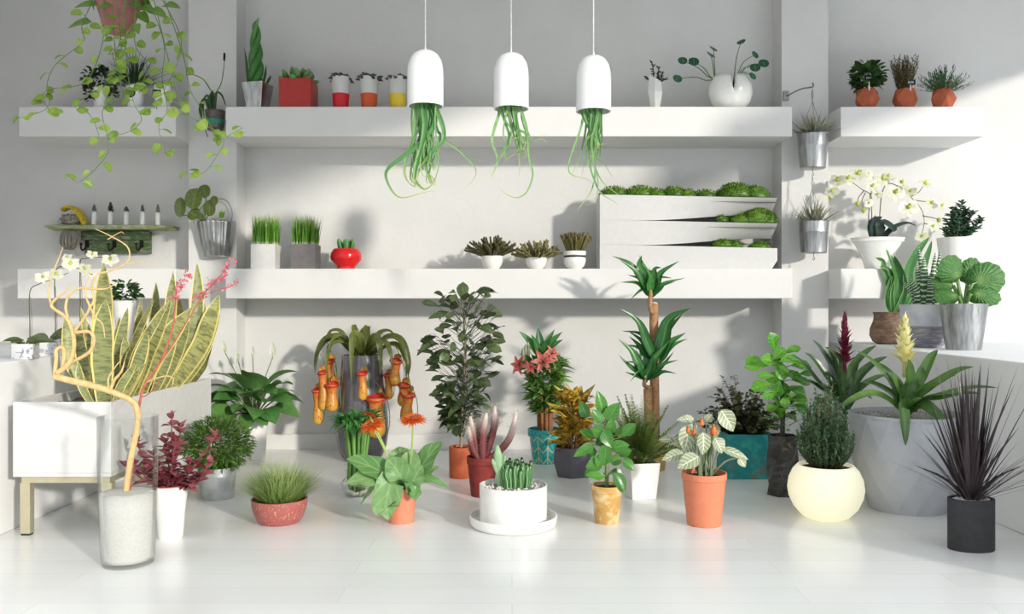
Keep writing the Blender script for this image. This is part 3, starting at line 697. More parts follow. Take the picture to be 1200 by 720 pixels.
VINES = [
    [(112, 6, -20), (96, 30, -20), (98, 48, -18), (76, 66, -16), (62, 80, -14), (55, 100, -14), (58, 122, -12), (48, 131, -12), (25, 138, -10)],
    [(122, 10, -24), (120, 50, -26), (104, 92, -22), (84, 102, -18), (62, 104, -16), (50, 112, -16), (60, 134, -14)],
    [(135, 0, -28), (142, 60, -30), (128, 95, -26), (92, 120, -22), (108, 138, -20), (118, 165, -18)],
    [(146, 0, -28), (148, 70, -30), (156, 118, -26), (166, 140, -22), (152, 154, -20), (132, 160, -20)],
    [(160, 0, -27), (158, 50, -29), (172, 74, -26), (164, 100, -24), (140, 108, -22), (122, 92, -20)],
    [(170, 0, -22), (192, 50, -20), (190, 92, -18), (196, 128, -16), (186, 148, -14), (194, 180, -12)],
    [(184, 0, -12), (210, 38, -8), (211, 64, -6), (204, 84, -4), (192, 110, -2), (212, 120, 0)],
    [(190, 4, -6), (214, 62, 0), (222, 102, 4), (236, 128, 8), (258, 160, 12), (284, 150, 14)],
    [(130, 2, -28), (136, 70, -34), (142, 112, -34), (120, 130, -32), (128, 172, -30), (112, 198, -30), (92, 213, -28), (78, 204, -26)],
    [(178, 2, -20), (200, 80, -14), (214, 130, -10), (232, 142, -4), (262, 162, 2), (252, 186, 4), (238, 203, 4), (221, 204, 4)],
    [(150, 4, -30), (140, 50, -34), (132, 66, -34), (148, 96, -32), (176, 104, -30), (184, 128, -28)]]
for i, pts in enumerate(VINES):
    P = [t.l(*p) for p in pts]; P[0] = P[0]+V((0, 0, 12)); sp = smooth_pts(P, 6)
    mb = MB(); mb.tube(P, (.55, .3), 5, 6); v = t.part('vine', mb, STEM)
    mb = MB(); last = 0; step = 0; side = 1
    for k in range(3, len(sp)):
        step += (sp[k]-sp[k-1]).length
        if step > 12 or k == len(sp)-1:
            step = U(-3, 3); side = -side; w = U(9, 14)
            D = V((side*U(.3, 1), U(-.7, .3), U(-.6, .35))).normalized(); p = sp[k]; mb.tube([p, p+D*3+V((0, 0, 1.5))], .3, 4, 2)
            mb.leafv(p+D*3+V((0, 0, 1.5)), D+V((0, 0, -.3)), (U(-.4, .4), U(-1, -.2), U(.25, .9)), w, w*U(.8, 1.05), 'vine', U(.2, .8), .2, seg=6)
    t.part('leaves', mb, VINEL, v)

# ------------------------------------------------------------------ left pillar
t = Thing('wall_planter', 'dark glass wall planter with teal band and drooping stems, high on the left pillar', 'wall planter', 252, 5.7, H+(CY-162)*5.7/F)
GLASSDARK = plain('smoked_glass', lin(92, 84, 78), .25, 0, .3, 40)
mb = MB(); z0 = 9; mb.lathe([(8.5, z0), (10.2, z0+4), (11.2, z0+20), (11.8, z0+23), (10.6, z0+23), (10, z0+19)], 28); t.part('glass', mb, GLASSDARK)
mb = MB(); mb.lathe([(10.75, z0+6.5), (11.3, z0+12)], 28, closed=False); t.part('band', mb, plain('teal_band', lin(40, 140, 112), .5), label='teal paper band')
mb = MB(); mb.disc(z0+20, 10.2, 20, 2, .6); t.part('soil', mb, SOIL)
for x in (-10.5, 10.5):
    mb = MB(); mb.tube([(x*.9, -2, z0+22), (x, -3, z0+4), (x*.8, -1, 1)], .5, 5); t.part('wire_leg', mb, DARKMETAL)
mb = MB(); mb.box((-3, 10, z0+10), (3, 17.5, z0+22)); t.part('wall_bracket', mb, DARKMETAL)
for pts, w in (([(247, 135), (246, 118), (249, 106)], 7), ([(249, 134), (251, 118), (250, 108)], 6)):
    mb = MB(); P = [t.l(x, y, -1) for x, y in pts]; mb.tube(P, (w*.45, w*.5, w*.12), 8); t.part('leaf', mb, G['dark'])
for pts in ([(248, 134), (245, 120), (238, 118), (236, 134), (239, 150)], [(249, 132), (243, 112), (238, 125), (241, 152)], [(252, 132), (254, 110), (260, 112), (265, 125)], [(246, 135), (240, 116), (234, 128), (237, 142)]):
    mb = MB(); mb.blade([t.l(x, y, -7-2*i) for i, (x, y) in enumerate(pts)], 3.2, 'strap', (.2, -1, .3), .5); t.part('leaf', mb, G['dark'])
mb = MB(); mb.tube([t.l(*p) for p in ((247, 106, -3), (239, 94, -6), (228, 88, -8), (218, 88, -8))], (.8, .5), 5); t.part('stem', mb, STEM)
mb = MB(); mb.tube([t.l(*p) for p in ((251, 112, -3), (259, 98, -4), (262, 82, -4), (263, 71, -4))], (.7, .45), 5); sm = t.part('stem', mb, STEM)
mb = MB(); mb.tube([t.l(*p) for p in ((262.8, 71, -4), (263, 66, -4), (263, 62, -4))], (1.2, 1.5, 1.1), 8); t.part('seed_head', mb, DARKMETAL, sm)

t = Thing('wall_bucket', 'pleated metal half bucket with round leafy plant hung on the left pillar', 'wall planter', 248.5, 5.68, H+(CY-300)*5.68/F)
mb = MB(); rows = []; NB = 49
for z, wx, wy in ((0, 15.5, 8), (1, 16.3, 9), (20, 19.5, 13), (40, 22.5, 16), (41.5, 22.8, 16.5), (41.5, 21.4, 15.4), (34, 20.4, 14.2)):
    rows.append([V((wx*math.cos(PI+PI*i/(NB-1))*(1), 17+wy*1.35*math.sin(PI+PI*i/(NB-1))*(1+.045*math.sin(i*2*PI/4)*(z > 1)), z)) for i in range(NB)])
mb.grid(rows, closeu=True); mb.f.append(list(range(NB))); mb.sm.append(False)
t.part('bucket', mb, ZINC)
mb = MB(); n = 24; mb.add([(21*math.cos(PI+PI*i/n), 17+20*math.sin(PI+PI*i/n), 38) for i in range(n+1)]+[(0, 10, 43)], [(i, i+1, n+1) for i in range(n)]); t.part('soil', mb, SOIL)
mb = MB(); mb.tube([t.l(*p) for p in ((271, 262, 14), (272, 248, 14), (266, 236, 14), (256, 233, 14), (244, 236, 14), (230, 250, 14), (227, 262, 14))], .6, 6); t.part('wire_loop', mb, WIRE)
RND = leafm('leaf_round', lin(70, 92, 36), lin(104, 124, 54), vein=lin(150, 160, 90), vamt=.5, side=5, trans=.25)
for (x, y, w, h, az) in ((211, 243, 13, 24, 80), (227, 233, 21, 26, 70), (239.5, 224, 14, 18, 110), (227, 251, 17, 13, 160), (245.5, 244, 14, 20, -100), (251, 235, 9, 12, 100), (235, 254, 8, 9, 60)):
    c = t.l(x, y, -6+U(-4, 4)); b = t.l(240, 262, 2); mb = MB(); st = t.l(x+2, y+h*.4, -3)
    mb.tube([b, b.lerp(st, .5)+V((0, 0, 4)), st], .6, 5); t.part('stem', mb, STEM)
    mb = MB(); D = V((math.cos(rad(az))*.6, U(-.2, .2), math.sin(rad(az)))).normalized(); mb.leafv(c-D*h/2, D, (U(-.2, .5), -1, .4), h, w, 'round', .3, .15, seg=8); t.part('leaf', mb, RND)
mb = MB()
for i in range(5): mb.blade([t.l(257+i, 257, 2), t.l(258+i*1.2, 250, 0), t.l(258+i*2.2-3, 244+U(0, 6), -2)], 1.6, 'lance')
t.part('sprout', mb, G['grass'])

# ------------------------------------------------------------------ green hook rack on the wall
t = Thing('hook_rack', 'weathered green wooden wall rack with three hooks under a thin ledge', 'wall rack', 134, 5.94, H+(CY-297)*5.94/F)
def greenwood(nm, a, b):
    m = NT(nm); n = m.noise(9, 5, .65, m.scalev(m.coord('Object'), (1, 1, 4)), 1.5); m.base(m.mix(m.ramp(n, .45, .68), a, b), .6); m.bump(n, .3, .004); return m.m
GW = greenwood('weathered_green', lin(70, 96, 48), lin(140, 142, 126))
bk = lambda a, b, y0, y1: (t.l(a[0], a[1], 0).x, y0, t.l(*a).z, t.l(b[0], b[1]).x, y1, t.l(*b).z)
a, b = t.l(98, 297), t.l(174, 271); mb = MB(); mb.box((a.x, 3, a.z), (b.x, 9.8, b.z)); t.part('back_board', mb, GW, bevel=.003)
a, b = t.l(95, 281.5), t.l(175, 271); mb = MB(); mb.box((a.x, -.5, a.z), (b.x, 3.2, b.z)); t.part('rail', mb, GW, bevel=.004)
mb = MB(); n = 31; xa, xb = t.l(58, 268).x, t.l(206, 268).x; zt, zb = t.l(130, 265.5).z, t.l(130, 270).z; rows = [[], [], [], [], []]
for i in range(n):
    x = xa+(xb-xa)*i/(n-1); f = i/(n-1); y = -22+10*(2*f-1)**6+U(-.8, .8); e = .9 if 0 < i < n-1 else .3
    k = min(1, min(f, 1-f)*5+.35)
    for j, q in enumerate(((9.8, zb), (y+2, zt-(zt-zb)*k), (y, zt-.6), (y+1, zt), (9.8, zt))): rows[j].append(V((x, q[0], q[1])))
mb.grid(rows, smooth=False); mb.grid([rows[4], rows[0]], smooth=False)
for j in (0, n-1): mb.add([r[j] for r in rows], [(0, 1, 2, 3, 4)], smooth=False)
t.part('ledge', mb, greenwood('pale_green_wood', lin(150, 164, 104), lin(196, 198, 184)), label='thin pale live-edge ledge')
for x in (101.5, 133.5, 165.5):
    mb = MB(); p = t.l(x, 284, 2.5)
    mb.tube([p+V((1, 0, 2)), p+V((1, -2, -3)), p+V((.5, -5, -8)), p+V((-.5, -9, -10)), p+V((-1, -11, -7)), p+V((-1, -11, -4))], 1.1, 7); mb.box((p.x-1.6, 1.6, p.z-6), (p.x+2.6, 3.2, p.z+4)); mb.ball(p+V((-1, -11, -3)), 1.7)
    t.part('hook', mb, DARKMETAL)
zledge = t.z0+zt*t.S
BUD = [('grey feathery bud', 'nearest the yellow fungus', (92, 92, 96), 0), ('dark purple cone bud', 'tallest of the five', (54, 46, 60), 1), ('small round dark bud', 'middle of the five', (70, 68, 58), 2), ('slim dark grey bud', 'fourth along the green ledge', (88, 90, 88), 3), ('tall olive bud', 'at the plain end of the green ledge', (110, 114, 84), 4)]
for px, (lb, wh, c, k) in zip((110.5, 129.5, 148, 167, 185), BUD):
    q = Thing('bud_vase', f'slim white bottle vase with {lb}, {wh}', 'vase', px, 5.84, zledge, 'slim white bud vases')
    hb = q.l(px, 248 if k < 4 else 249).z
    mb = MB(); mb.lathe([(2.3, 0), (2.8, .5), (2.9, hb*.4), (2.75, hb*.8), (2.4, hb), (1.6, hb), (1.6, hb*.7)], 20); q.part('bottle', mb, CERAMIC)
    mb = MB(); M_ = leafm('bud%d' % k, lin(*c), sh(lin(*c), 1.6), trans=0)
    zt_ = hb+(9, 12, 5, 9, 11)[k]; cw = (2.2, 3, 2.5, 1.9, 2)[k]
    mb.tube([(0, 0, hb-4), (0, 0, hb+1)], .8, 6, 1)
    for j in range(26):
        f = j/26; a = j*137.5; fleshy(mb, (0, 0, hb+(zt_-hb)*f*.75), a, 5+70*f, cw*(1.75-.7*f), 1.3, -.5, .6, 5)
    q.part('bud', mb, M_)
t = Thing('lichen_clump', 'yellow and grey lichen clump resting on the green ledge', 'moss clump', 86, 5.86, zledge)
mb = MB(); LG = leafm('grey_lichen', lin(150, 144, 132), lin(206, 200, 186), trans=0); c = (-3, 0, 6.5)
for _ in range(520):
    a, e = U(0, 2*PI), math.asin(U(-.9, 1)); D = V((math.cos(e)*math.cos(a), math.cos(e)*math.sin(a), math.sin(e))); p = V(c)+V((D.x*11, D.y*8, D.z*6))*U(.75, 1)
    mb.tube([p, p+V((U(-3, 3), U(-2, 2), U(-2, 2))), p+V((U(-4, 4), U(-3, 3), U(-2.5, 2.5)))], .45, 3, 2)
mb.ball(c, 10.6, 7.6, 6, 12, 8, .06); mb.v = [V((v.x, v.y, max(v.z, .1))) for v in mb.v]; t.part('lichen', mb, LG)
YL = NT('yellow_fungus'); YL.base(YL.mix(YL.ramp(YL.noise(70, 4), .4, .7), lin(196, 166, 10), lin(226, 204, 60)), .6); YL.bump(YL.noise(120, 4), .6, .004)
mb = MB(); rows = []
pth = smooth_pts([t.l(74, 247), t.l(79, 243.5), t.l(88, 244.5), t.l(95, 252), t.l(101, 265)], 6)
for i, p in enumerate(pth):
    f = i/(len(pth)-1); w = 6+5*math.sin(PI*f); th = 1.6+1.6*f
    T = tang(pth, i); N = T.cross(V((0, 1, 0)))
    rows.append([p+V((0, w*math.cos(2*PI*j/12), 0))+N*(th*math.sin(2*PI*j/12)) for j in range(12)])
mb.grid(rows, closeu=True); mb.f += [list(range(12)), [len(rows)*12-12+j for j in range(12)]]; mb.sm += [False, False]; mb.v = [V((v.x, v.y, max(v.z, .05))) for v in mb.v]; t.part('fungus_cap', mb, YL.m, label='bright yellow curved cap')
t = Thing('root_ball', 'grey ball of dry roots hanging under the green ledge', 'air plant', 81, 5.87, H+(CY-293)*5.87/F)
mb = MB(); zt2 = t.l(81, 268.6).z
for _ in range(190):
    a = U(0, 360); q = U(.35, 1); x, y = math.cos(rad(a)), math.sin(rad(a))
    mb.tube([(x*q*6, y*q*5, zt2), (x*q*10, y*q*8, zt2*.7), (x*q*10.5+U(-1, 1), y*q*8.5, zt2*.3), (x*q*5, y*q*4, U(.2, 3))], .5, 4, 3)
t.part('roots', mb, leafm('dry_root', lin(138, 132, 118), lin(190, 184, 168), trans=0))

# ------------------------------------------------------------------ right pillar: hook and two hanging buckets
dh = 5.66
t = Thing('wall_hook', 'slim grey metal arm hook on the right pillar above the hanging buckets', 'hook', 921, 5.79, H+(CY-113)*5.79/F)
mb = MB(); mb.box((-3, -1.5, -5), (3, 1.3, 6)); t.part('plate', mb, WIRE, bevel=.002)
a = V((0, -1, 0)); e = t.l(952, 102, -23)
mb = MB(); mb.tube([a, a.lerp(e, .55)+V((0, -2, 2)), e, e+V((1, 0, 3)), e+V((0, -1.5, 4)), e+V((-.5, -3, 1.5))], .9, 6); t.part('arm', mb, WIRE)
AIRG = leafm('leaf_silver', lin(104, 110, 88), lin(164, 166, 140), tip=lin(196, 190, 168), trans=.15)
def bucket(px, ty, by, r1, r2, hy, label, seed):
    t = Thing('hanging_bucket', label, 'hanging planter', px, dh, H+(CY-by)*dh/F, 'zinc buckets hung one under the other'); h = t.l(px, ty).z
    mb = MB(); mb.lathe([(r2-.8, 0), (r2, .6), (r2+(r1-r2)*.62, h*.62), (r2+(r1-r2)*.64+.35, h*.64), (r2+(r1-r2)*.67, h*.67), (r1, h-1.4), (r1+.9, h-.7), (r1, h), (r1-1.2, h), (r1-2, h-6)], 40)
    o = t.part('bucket', mb, ZINC); md = o.modifiers.new('edge', 'EDGE_SPLIT'); md.split_angle = rad(40)
    mb = MB(); mb.disc(h-4, r1-1.6, 24, 1, .4); t.part('soil', mb, SOIL)
    top = t.l(952, hy)
    for a in (20, 140, 260):
        mb = MB(); mb.tube([(r1*math.cos(rad(a)), r1*math.sin(rad(a)), h-.6), top+V((0, 0, -14)), top], .35, 5, 3); t.part('wire', mb, WIRE)
    mb = MB(); mb.tube([(0, 0, 0), (0, 0, -4), (1.2, 0, -6), (0, 0, -8), (-1.4, 0, -6)], .5, 5); t.part('hook', mb, WIRE)
    mb = MB(); tuft(mb, (0, 0, h-4), 95, 9, 36, 2.2, 62, .5, 'taper', 5, .5)
    for i in range(14): mb.leaf((U(-6, 6), U(-7, 3), h-4), U(0, 360), U(55, 85), U(20, 30), 3.6, 'taper', .3, .4)
    t.part('foliage', mb, AIRG); return t
t1 = bucket(952.5, 157, 198, 17.3, 14.2, 104, 'zinc bucket of silvery air plants hanging directly from the pillar hook', 1)
t2 = bucket(953.5, 259, 297, 17.3, 14.5, 207, 'zinc bucket of silvery air plants hanging below the other bucket', 2)
# ------------------------------------------------------------------ orchids on the left counter
OL = leafm('leaf_orchid', lin(56, 74, 34), lin(84, 98, 50), vein=lin(110, 120, 70), trans=.1, rough=.3)
PET = leafm('orchid_petal', lin(238, 236, 214), lin(250, 248, 238), vein=lin(224, 226, 170), vamt=.3, trans=.35)
CENT = plain('orchid_centre', lin(176, 190, 60), .5, 0, .3)
def orchid_flower(mb, cb, c, N, r, roll=0.0):
    """five petals around c facing N; throat added to cb"""
    N = V(N).normalized(); A = N.cross(V((0, 0, 1))); A = A.normalized() if A.length > .05 else V((1, 0, 0)); B = A.cross(N)*-1
    B = N.cross(A)
    for k, (a, l, w) in enumerate(((90, 1, .7), (210, 1, .72), (330, 1, .72), (18, 1.05, 1.15), (162, 1.05, 1.15))):
        q = rad(a+roll); D = A*math.cos(q)+B*math.sin(q)+N*.18
        mb.leafv(V(c), D, N, r*l, r*w, 'ovate', .35, .12, seg=5)
    cb.ball(V(c)+N*r*.14, r*.2, r*.2, r*.2, 6, 5)
    cb.leafv(V(c), -B+N*.9, N, r*.5, r*.35, 'round', -.8, .4, seg=4)
m = NT('printed_cube'); o = m.coord('Object'); x, y, z = m.sep(o)
n = m.noise(42, 2, .5, None, 1.2); n2 = m.noise(9, 2)
mk = m.math('MULTIPLY', m.ramp(n, .57, .6), m.ramp(n2, .45, .55)); m.base(m.mix(mk, lin(216, 216, 218), lin(140, 143, 156)), .35); PRINT = m.m
def cubepot(label, px, by, w, h, rot, leaves, stems, flowers, d=None):
    r = w/2*1.0; t = on_floor('orchid_pot', label, 'orchid', px, by, r, 'orchids in printed cube pots', ZK)
    pot(t, r, r, h, PRINT, 1.2, GRAVEL, 2.5, 4, rot=PI/4+rad(rot), smooth=False, bevel=.002)
    for (a, el, L, W, dr) in leaves:
        mb = MB(); c_, s_ = math.cos(rad(a)), math.sin(rad(a)); e_ = math.sin(rad(el)); mb.blade([(2*c_, 2*s_, h-2), (L*.4*c_, L*.4*s_*.8, h+1+L*.35*e_), (L*.75*c_, L*.75*s_*.8, h+1+L*.45*e_), (L*1.1*c_, L*1.1*s_*.8, h+1+L*(.45*e_-.12*dr))], W*1.05, 'ovate', (0, -.75, .7), .3); t.part('leaf', mb, OL)
    for pts in stems:
        mb = MB(); P = [t.l(*p) for p in pts]; P = [V((P[0].x, 0, h-3))]+P; mb.tube(P, (.75, .55, .35), 6); t.part('flower_stem', mb, plain('orchid_stem', lin(70, 84, 60), .5))
        mb = MB(); s = P[0]; e = t.l(*stems[0][1 if len(stems[0]) > 2 else 0]); mb.tube([s+V((2, 0, 0)), s.lerp(e, .5)+V((2.2, 0, 0)), s.lerp(e, .9)+V((.5, 0, 0))], .3, 5); t.part('support_stick', mb, BARK)
    for (x, y, dy, r_) in flowers:
        mb = MB(); cb = MB(); orchid_flower(mb, cb, t.l(x, y, dy), (U(-.3, .7), -1, U(-.2, .5)), r_*1.2, U(-15, 15)); f = t.part('flower', mb, PET); t.part('flower_centre', cb, CENT, f)
    return t
cubepot('white orchid in printed white cube pot, at the front end of the counter', 30, 421.5, 23, 18, 12, [(185, 18, 24, 8, .7), (-40, 12, 20, 9, .5), (10, 8, 32, 9, .5), (-120, 10, 18, 9, .5)], [[(35, 380, 0), (35, 342, 0), (46, 333, -2), (62, 327, -4), (80, 320, -6)]], [(50, 324.5, -4, 7.5), (67, 320.5, -6, 8), (62, 322, -2, 6)])
cubepot('white orchid in printed white cube pot, second from the front of the counter', 59, 417.8, 23, 19, 8, [(170, 20, 22, 7, .5), (-170, 5, 24, 9, .3), (-10, 12, 26, 10, .4), (-60, 8, 20, 10, .5)], [[(65, 375, 0), (64, 328, 0), (68, 314, -2), (82, 312, -4), (95, 316, -5), (108, 322, -6)]], [(83, 308.5, -6, 8.5), (79, 302, -2, 6), (100, 314.5, -6, 7.5), (108, 322, -4, 3.5)])
cubepot('white orchid in grey cube pot, half hidden behind the yellow branch', 87, 414, 22, 20, 6, [(165, 25, 24, 9, .5), (-165, 12, 22, 10, .4), (15, 20, 22, 9, .5), (-70, 10, 18, 10, .5)], [[(94, 350, 0), (94, 308, 0), (99, 303.5, -1), (115, 301.5, -3), (130, 303, -4)]], [(108, 298, -3, 5.5), (129, 304, -5, 8)])
t = on_floor('cup_plant', 'small glossy-leaved plant in tall white cup behind the variegated sword leaves', 'potted plant', 146, 409, 8, None, ZK)
pot(t, 12.5, 8, 56, CERAMIC, 1.2, SOIL, 3, name='cup'); mb = MB(); bushball(mb, (0, 0, 66), 16, 13, 13, 85, 8.5, 6, 'ovate', .2, 20, seg=4, cols=2); t.part('foliage', mb, G['dark'])

# ------------------------------------------------------------------ long planter of variegated sword leaves
PLX0, PLX1, PLY0, PLY1, PLZ0, PLZ1 = -2.165, -1.738, 3.70, 4.93, .262, .588
t = Thing('sword_leaf_planter', 'long white planter box on a pale metal stand with tall variegated sword leaves', 'planter', CX+(PLX0+PLX1)/2/3.75*F, 3.75, 0)
S = t.S; ox = t.x0
def pb(x0, y0, z0, x1, y1, z1): return ((x0-ox)/S, (y0-3.75)/S, z0/S), ((x1-ox)/S, (y1-3.75)/S, z1/S)
mb = MB(); w_ = .016
mb.box(*pb(PLX0, PLY0, PLZ0, PLX1, PLY1, PLZ0+w_)); mb.box(*pb(PLX0, PLY0, PLZ0+w_, PLX1, PLY0+w_, PLZ1)); mb.box(*pb(PLX0, PLY1-w_, PLZ0+w_, PLX1, PLY1, PLZ1))
mb.box(*pb(PLX0, PLY0+w_, PLZ0+w_, PLX0+w_, PLY1-w_, PLZ1)); mb.box(*pb(PLX1-w_, PLY0+w_, PLZ0+w_, PLX1, PLY1-w_, PLZ1)); t.part('box', mb, MATTEWHITE, bevel=.003)
mb = MB(); a, b = pb(PLX0+w_, PLY0+w_, PLZ1-.05, PLX1-w_, PLY1-w_, PLZ1-.04); nx, ny = 14, 36
mb.grid([[V((a[0]+(b[0]-a[0])*i/nx, a[1]+(b[1]-a[1])*j/ny, b[2]+U(-2, 1.5))) for i in range(nx+1)] for j in range(ny+1)]); t.part('soil', mb, plain('dry_soil', lin(112, 98, 84), .95, 0, .5, 260, 1, 300))
BRASS = plain('champagne_metal', lin(196, 188, 160), .35, .55, .04)
mb = MB(); f_ = .03; zl = PLZ0-.002
for (x0, x1, y0, y1) in ((PLX0+.02, PLX1-.02, PLY0+.03, PLY0+.03+f_), (PLX0+.02, PLX1-.02, PLY1-.06, PLY1-.06+f_), (PLX0+.02, PLX0+.02+f_, PLY0+.06, PLY1-.06), (PLX1-.05, PLX1-.05+f_, PLY0+.06, PLY1-.06)):
    mb.box(*pb(x0, y0, zl-f_, x1, y1, zl))
t.part('stand_frame', mb, BRASS, bevel=.002)
for x in (PLX0+.02, PLX1-.05-.0):
    for y in (PLY0+.03, PLY1-.065):
        mb = MB(); mb.box(*pb(x-.006, y-.001, .008, x+.038, y+.036, zl-f_+.001)); lg = t.part('leg', mb, BRASS, bevel=.002)
        mb = MB(); mb.box(*pb(x-.003, y+.002, 0, x+.034, y+.033, .0085)); t.part('foot_pad', mb, BLACKLABEL, lg)
m = NT('leaf_sword'); u, v = m.uv(); r_, _ = m.uv('rnd')
gr = m.mix(r_, lin(136, 142, 88), lin(170, 168, 106)); nb = m.noise(1.0, 3, .6, None, 0)
cmb = m.node('ShaderNodeCombineXYZ'); m.put(cmb.inputs[0], m.math('MULTIPLY', u, 1.3)); m.put(cmb.inputs[1], m.math('MULTIPLY', v, 34)); m.put(cmb.inputs[2], m.math('MULTIPLY', r_, 40))
nb = m.noise(1.0, 4, .62, cmb.outputs[0], .8)
gr = m.mix(m.math('MULTIPLY', m.ramp(nb, .44, .6), .72), gr, lin(84, 94, 56))
aa = m.math('ABSOLUTE', m.math('SUBTRACT', u, .5)); gr = m.mix(m.ramp(aa, .39, .43), gr, lin(224, 206, 122))
m.base(gr, .45); SWORD = m.m
SL = [  # base x, base y, tip x, tip y, width, bow, depth of base (m), facing x
    (117, 440, 122, 308, 26, 2, 4.35, .1), (123, 469, 124, 350, 26, -2, 3.88, .15), (192, 440, 203, 318, 15, 0, 4.5, .3), (190, 415, 183, 331, 14, -3, 4.7, -.4), (206, 440, 231, 308, 16, 14, 4.45, .5),
    (181, 462, 201, 351, 23, -3, 4.0, .2), (146, 452, 199, 351, 11, -8, 3.95, .9), (152, 405, 166, 348, 9, 0, 4.6, .8), (138, 420, 181, 350, 9, -5, 4.5, .9), (189, 462, 226, 360, 23, -10, 4.1, .1), (217, 452, 222, 376, 17, 1, 4.3, .2),
    (228, 450, 257, 345, 21, 8, 4.45, -.1), (230, 445, 258, 368, 9, 6, 4.6, .6), (228, 446, 249, 405, 10, 5, 4.7, -.5), (176, 462, 175, 380, 19, 3, 3.95, -.1), (178, 466, 173, 388, 16, 3, 3.9, 0), (114, 466, 94, 359, 11, 4, 3.95, .6), (113, 462, 76, 371, 14, -9, 4.0, .5),
    (110, 455, 92, 380, 15, -2, 4.2, .2), (112, 468, 92, 424, 9, -5, 3.85, .5), (138, 468, 160, 425, 10, -3, 3.85, .4), (141, 466, 171, 426, 9, -3, 3.9, .6), (172, 464, 164, 430, 9, 0, 3.9, .2), (196, 438, 211, 350, 24, 0, 4.6, .1), (140, 450, 150, 360, 13, -4, 4.3, .5), (140, 464, 146, 392, 13, 4, 4.05, .3),
    (205, 450, 206, 385, 12, 2, 4.25, .5), (104, 440, 108, 350, 18, 2, 4.55, .2), (133, 440, 140, 372, 14, 2, 4.5, -.3), (166, 440, 170, 366, 16, -3, 4.55, 0), (216, 440, 240, 356, 14, 6, 4.65, -.4), (160, 462, 152, 408, 10, -2, 4.0, .2)]
for bx, by, tx, ty, w, bow, dep, fx in SL:
    dy = (dep-3.75)/S; k = dep/3.75; xb = max(PLX0+.06, min(PLX1-.06, (bx-CX)*dep/F)); B = V(((xb-ox)/S, dy, (PLZ1-.05)/S)); T = t.l(tx, ty, dy+U(-6, 6)); d_ = T-B
    mid = B.lerp(T, .5)+V((bow*1.3, U(-4, 2), 0)); mb = MB(); mb.blade([B, B.lerp(T, .25)+V((bow*.9, 0, 0)), mid, B.lerp(T, .78)+V((bow*.7, U(-2, 2), 0)), T], w*k*1.05, 'sword', (fx, -1, .1), .22, 5, twist=U(-.4, .4), wave=.06); t.part('leaf', mb, SWORD)

# ------------------------------------------------------------------ glass vase with branches
t = on_floor('glass_vase', 'tall clear glass vase half filled with white sand, standing in front of the planter', 'vase', 150, 669, 28)
g = NT('clear_glass'); gl = g.b; gl.inputs['Base Color'].default_value = (.97, .985, .98, 1); gl.inputs['Roughness'].default_value = .0; gl.inputs['Transmission Weight'].default_value = 1; gl.inputs['IOR'].default_value = 1.45
tr = g.node('ShaderNodeBsdfTransparent'); tr.inputs[0].default_value = (.975, .98, .978, 1); gs = g.node('ShaderNodeBsdfGlossy'); gs.inputs['Roughness'].default_value = .03
lw = g.node('ShaderNodeLayerWeight'); lw.inputs[0].default_value = .12; mx = g.node('ShaderNodeMixShader'); g.put(mx.inputs[0], g.math('MULTIPLY', lw.outputs['Fresnel'], .45)); g.l.new(tr.outputs[0], mx.inputs[1]); g.l.new(gs.outputs[0], mx.inputs[2]); g.l.new(mx.outputs[0], g.out.inputs[0])
GLASS = g.m
hv = t.l(150, 488).z; hs = t.l(150, 576).z
pr = [(27.5, 0), (28.5, 1.2), (29.6, 10), (31.5, hv*.35), (33, hv*.65), (33.6, hv)]
mb = MB(); mb.lathe([(26.5, 0)]+pr+[(32.5, hv+.3), (31.9, hv*.65), (30.4, hv*.35), (28.5, 10), (27.4, 4.8)], 56); t.part('glass', mb, GLASS)
mb = MB(); mb.lathe([(27.3, 4.9), (28.4, 10), (30.3, hv*.35), (30.3+(1.5)*(hs-hv*.35)/(hv*.3), hs-1)], 56, closed=True); sb = MB(); sb.disc(hs-1, 30.3+1.5*(hs-hv*.35)/(hv*.3), 56, 1.5, .5)
mb.add(sb.v, sb.f, sb.uv); t.part('sand', mb, plain('white_sand', lin(200, 198, 193), .95, 0, .05, 120, .2, 300), kind='stuff')
zsand = t.z0+(hs)*t.S; dva = t.d
YB_ = plain('pale_twig', lin(214, 182, 126), .6, 0, .12, 60, .3)
b = Thing('twisted_branch', 'pale yellow twisted branch standing in the glass vase', 'branch', 147, dva-.01, zsand-.03)
def br(tg, pts, r, m, name='twig', parent=None):
    mb = MB(); mb.tube([tg.l(*p) for p in pts], r, 8, 6); return tg.part(name, mb, m, parent)
mb = MB(); mb.tube([b.l(*p) for p in ((146, 590, 2), (152, 545, 4), (160, 505, 6), (161, 482, 4), (154, 470, 0), (130, 459, -8), (104, 451, -14), (82, 446, -18), (63, 441, -20))], (3.2, 3.6, 3.6, 3.4, 3.6, 4.0, 3.8), 10, 6); b.part('main_stem', mb, YB_)
br(b, [(64, 441, -20), (66, 420, -18), (66, 411, -16), (72, 407, -15), (76, 413, -15), (73, 430, -17), (68, 440, -19)], (2.4, 2.2, 1.8), YB_)
br(b, [(66, 438, -20), (80, 427, -22), (86, 412, -24), (86, 393, -24), (78, 373, -24), (61, 360, -22), (64, 352, -22), (76, 342, -20), (84, 332, -18)], (3, 2.5, 2, 1.6, .5), YB_)
br(b, [(80, 374, -24), (77, 360, -26), (81, 346, -26), (93, 338, -26), (112, 339, -24), (126, 338, -22), (138, 330, -20)], (1.6, 1.5, 1.1, .5), YB_)
br(b, [(87, 390, -24), (104, 389, -28), (110, 397, -30), (107, 410, -28), (97, 418, -24), (80, 427, -20), (72, 436, -20)], (2, 2, 2, 1.8), YB_)
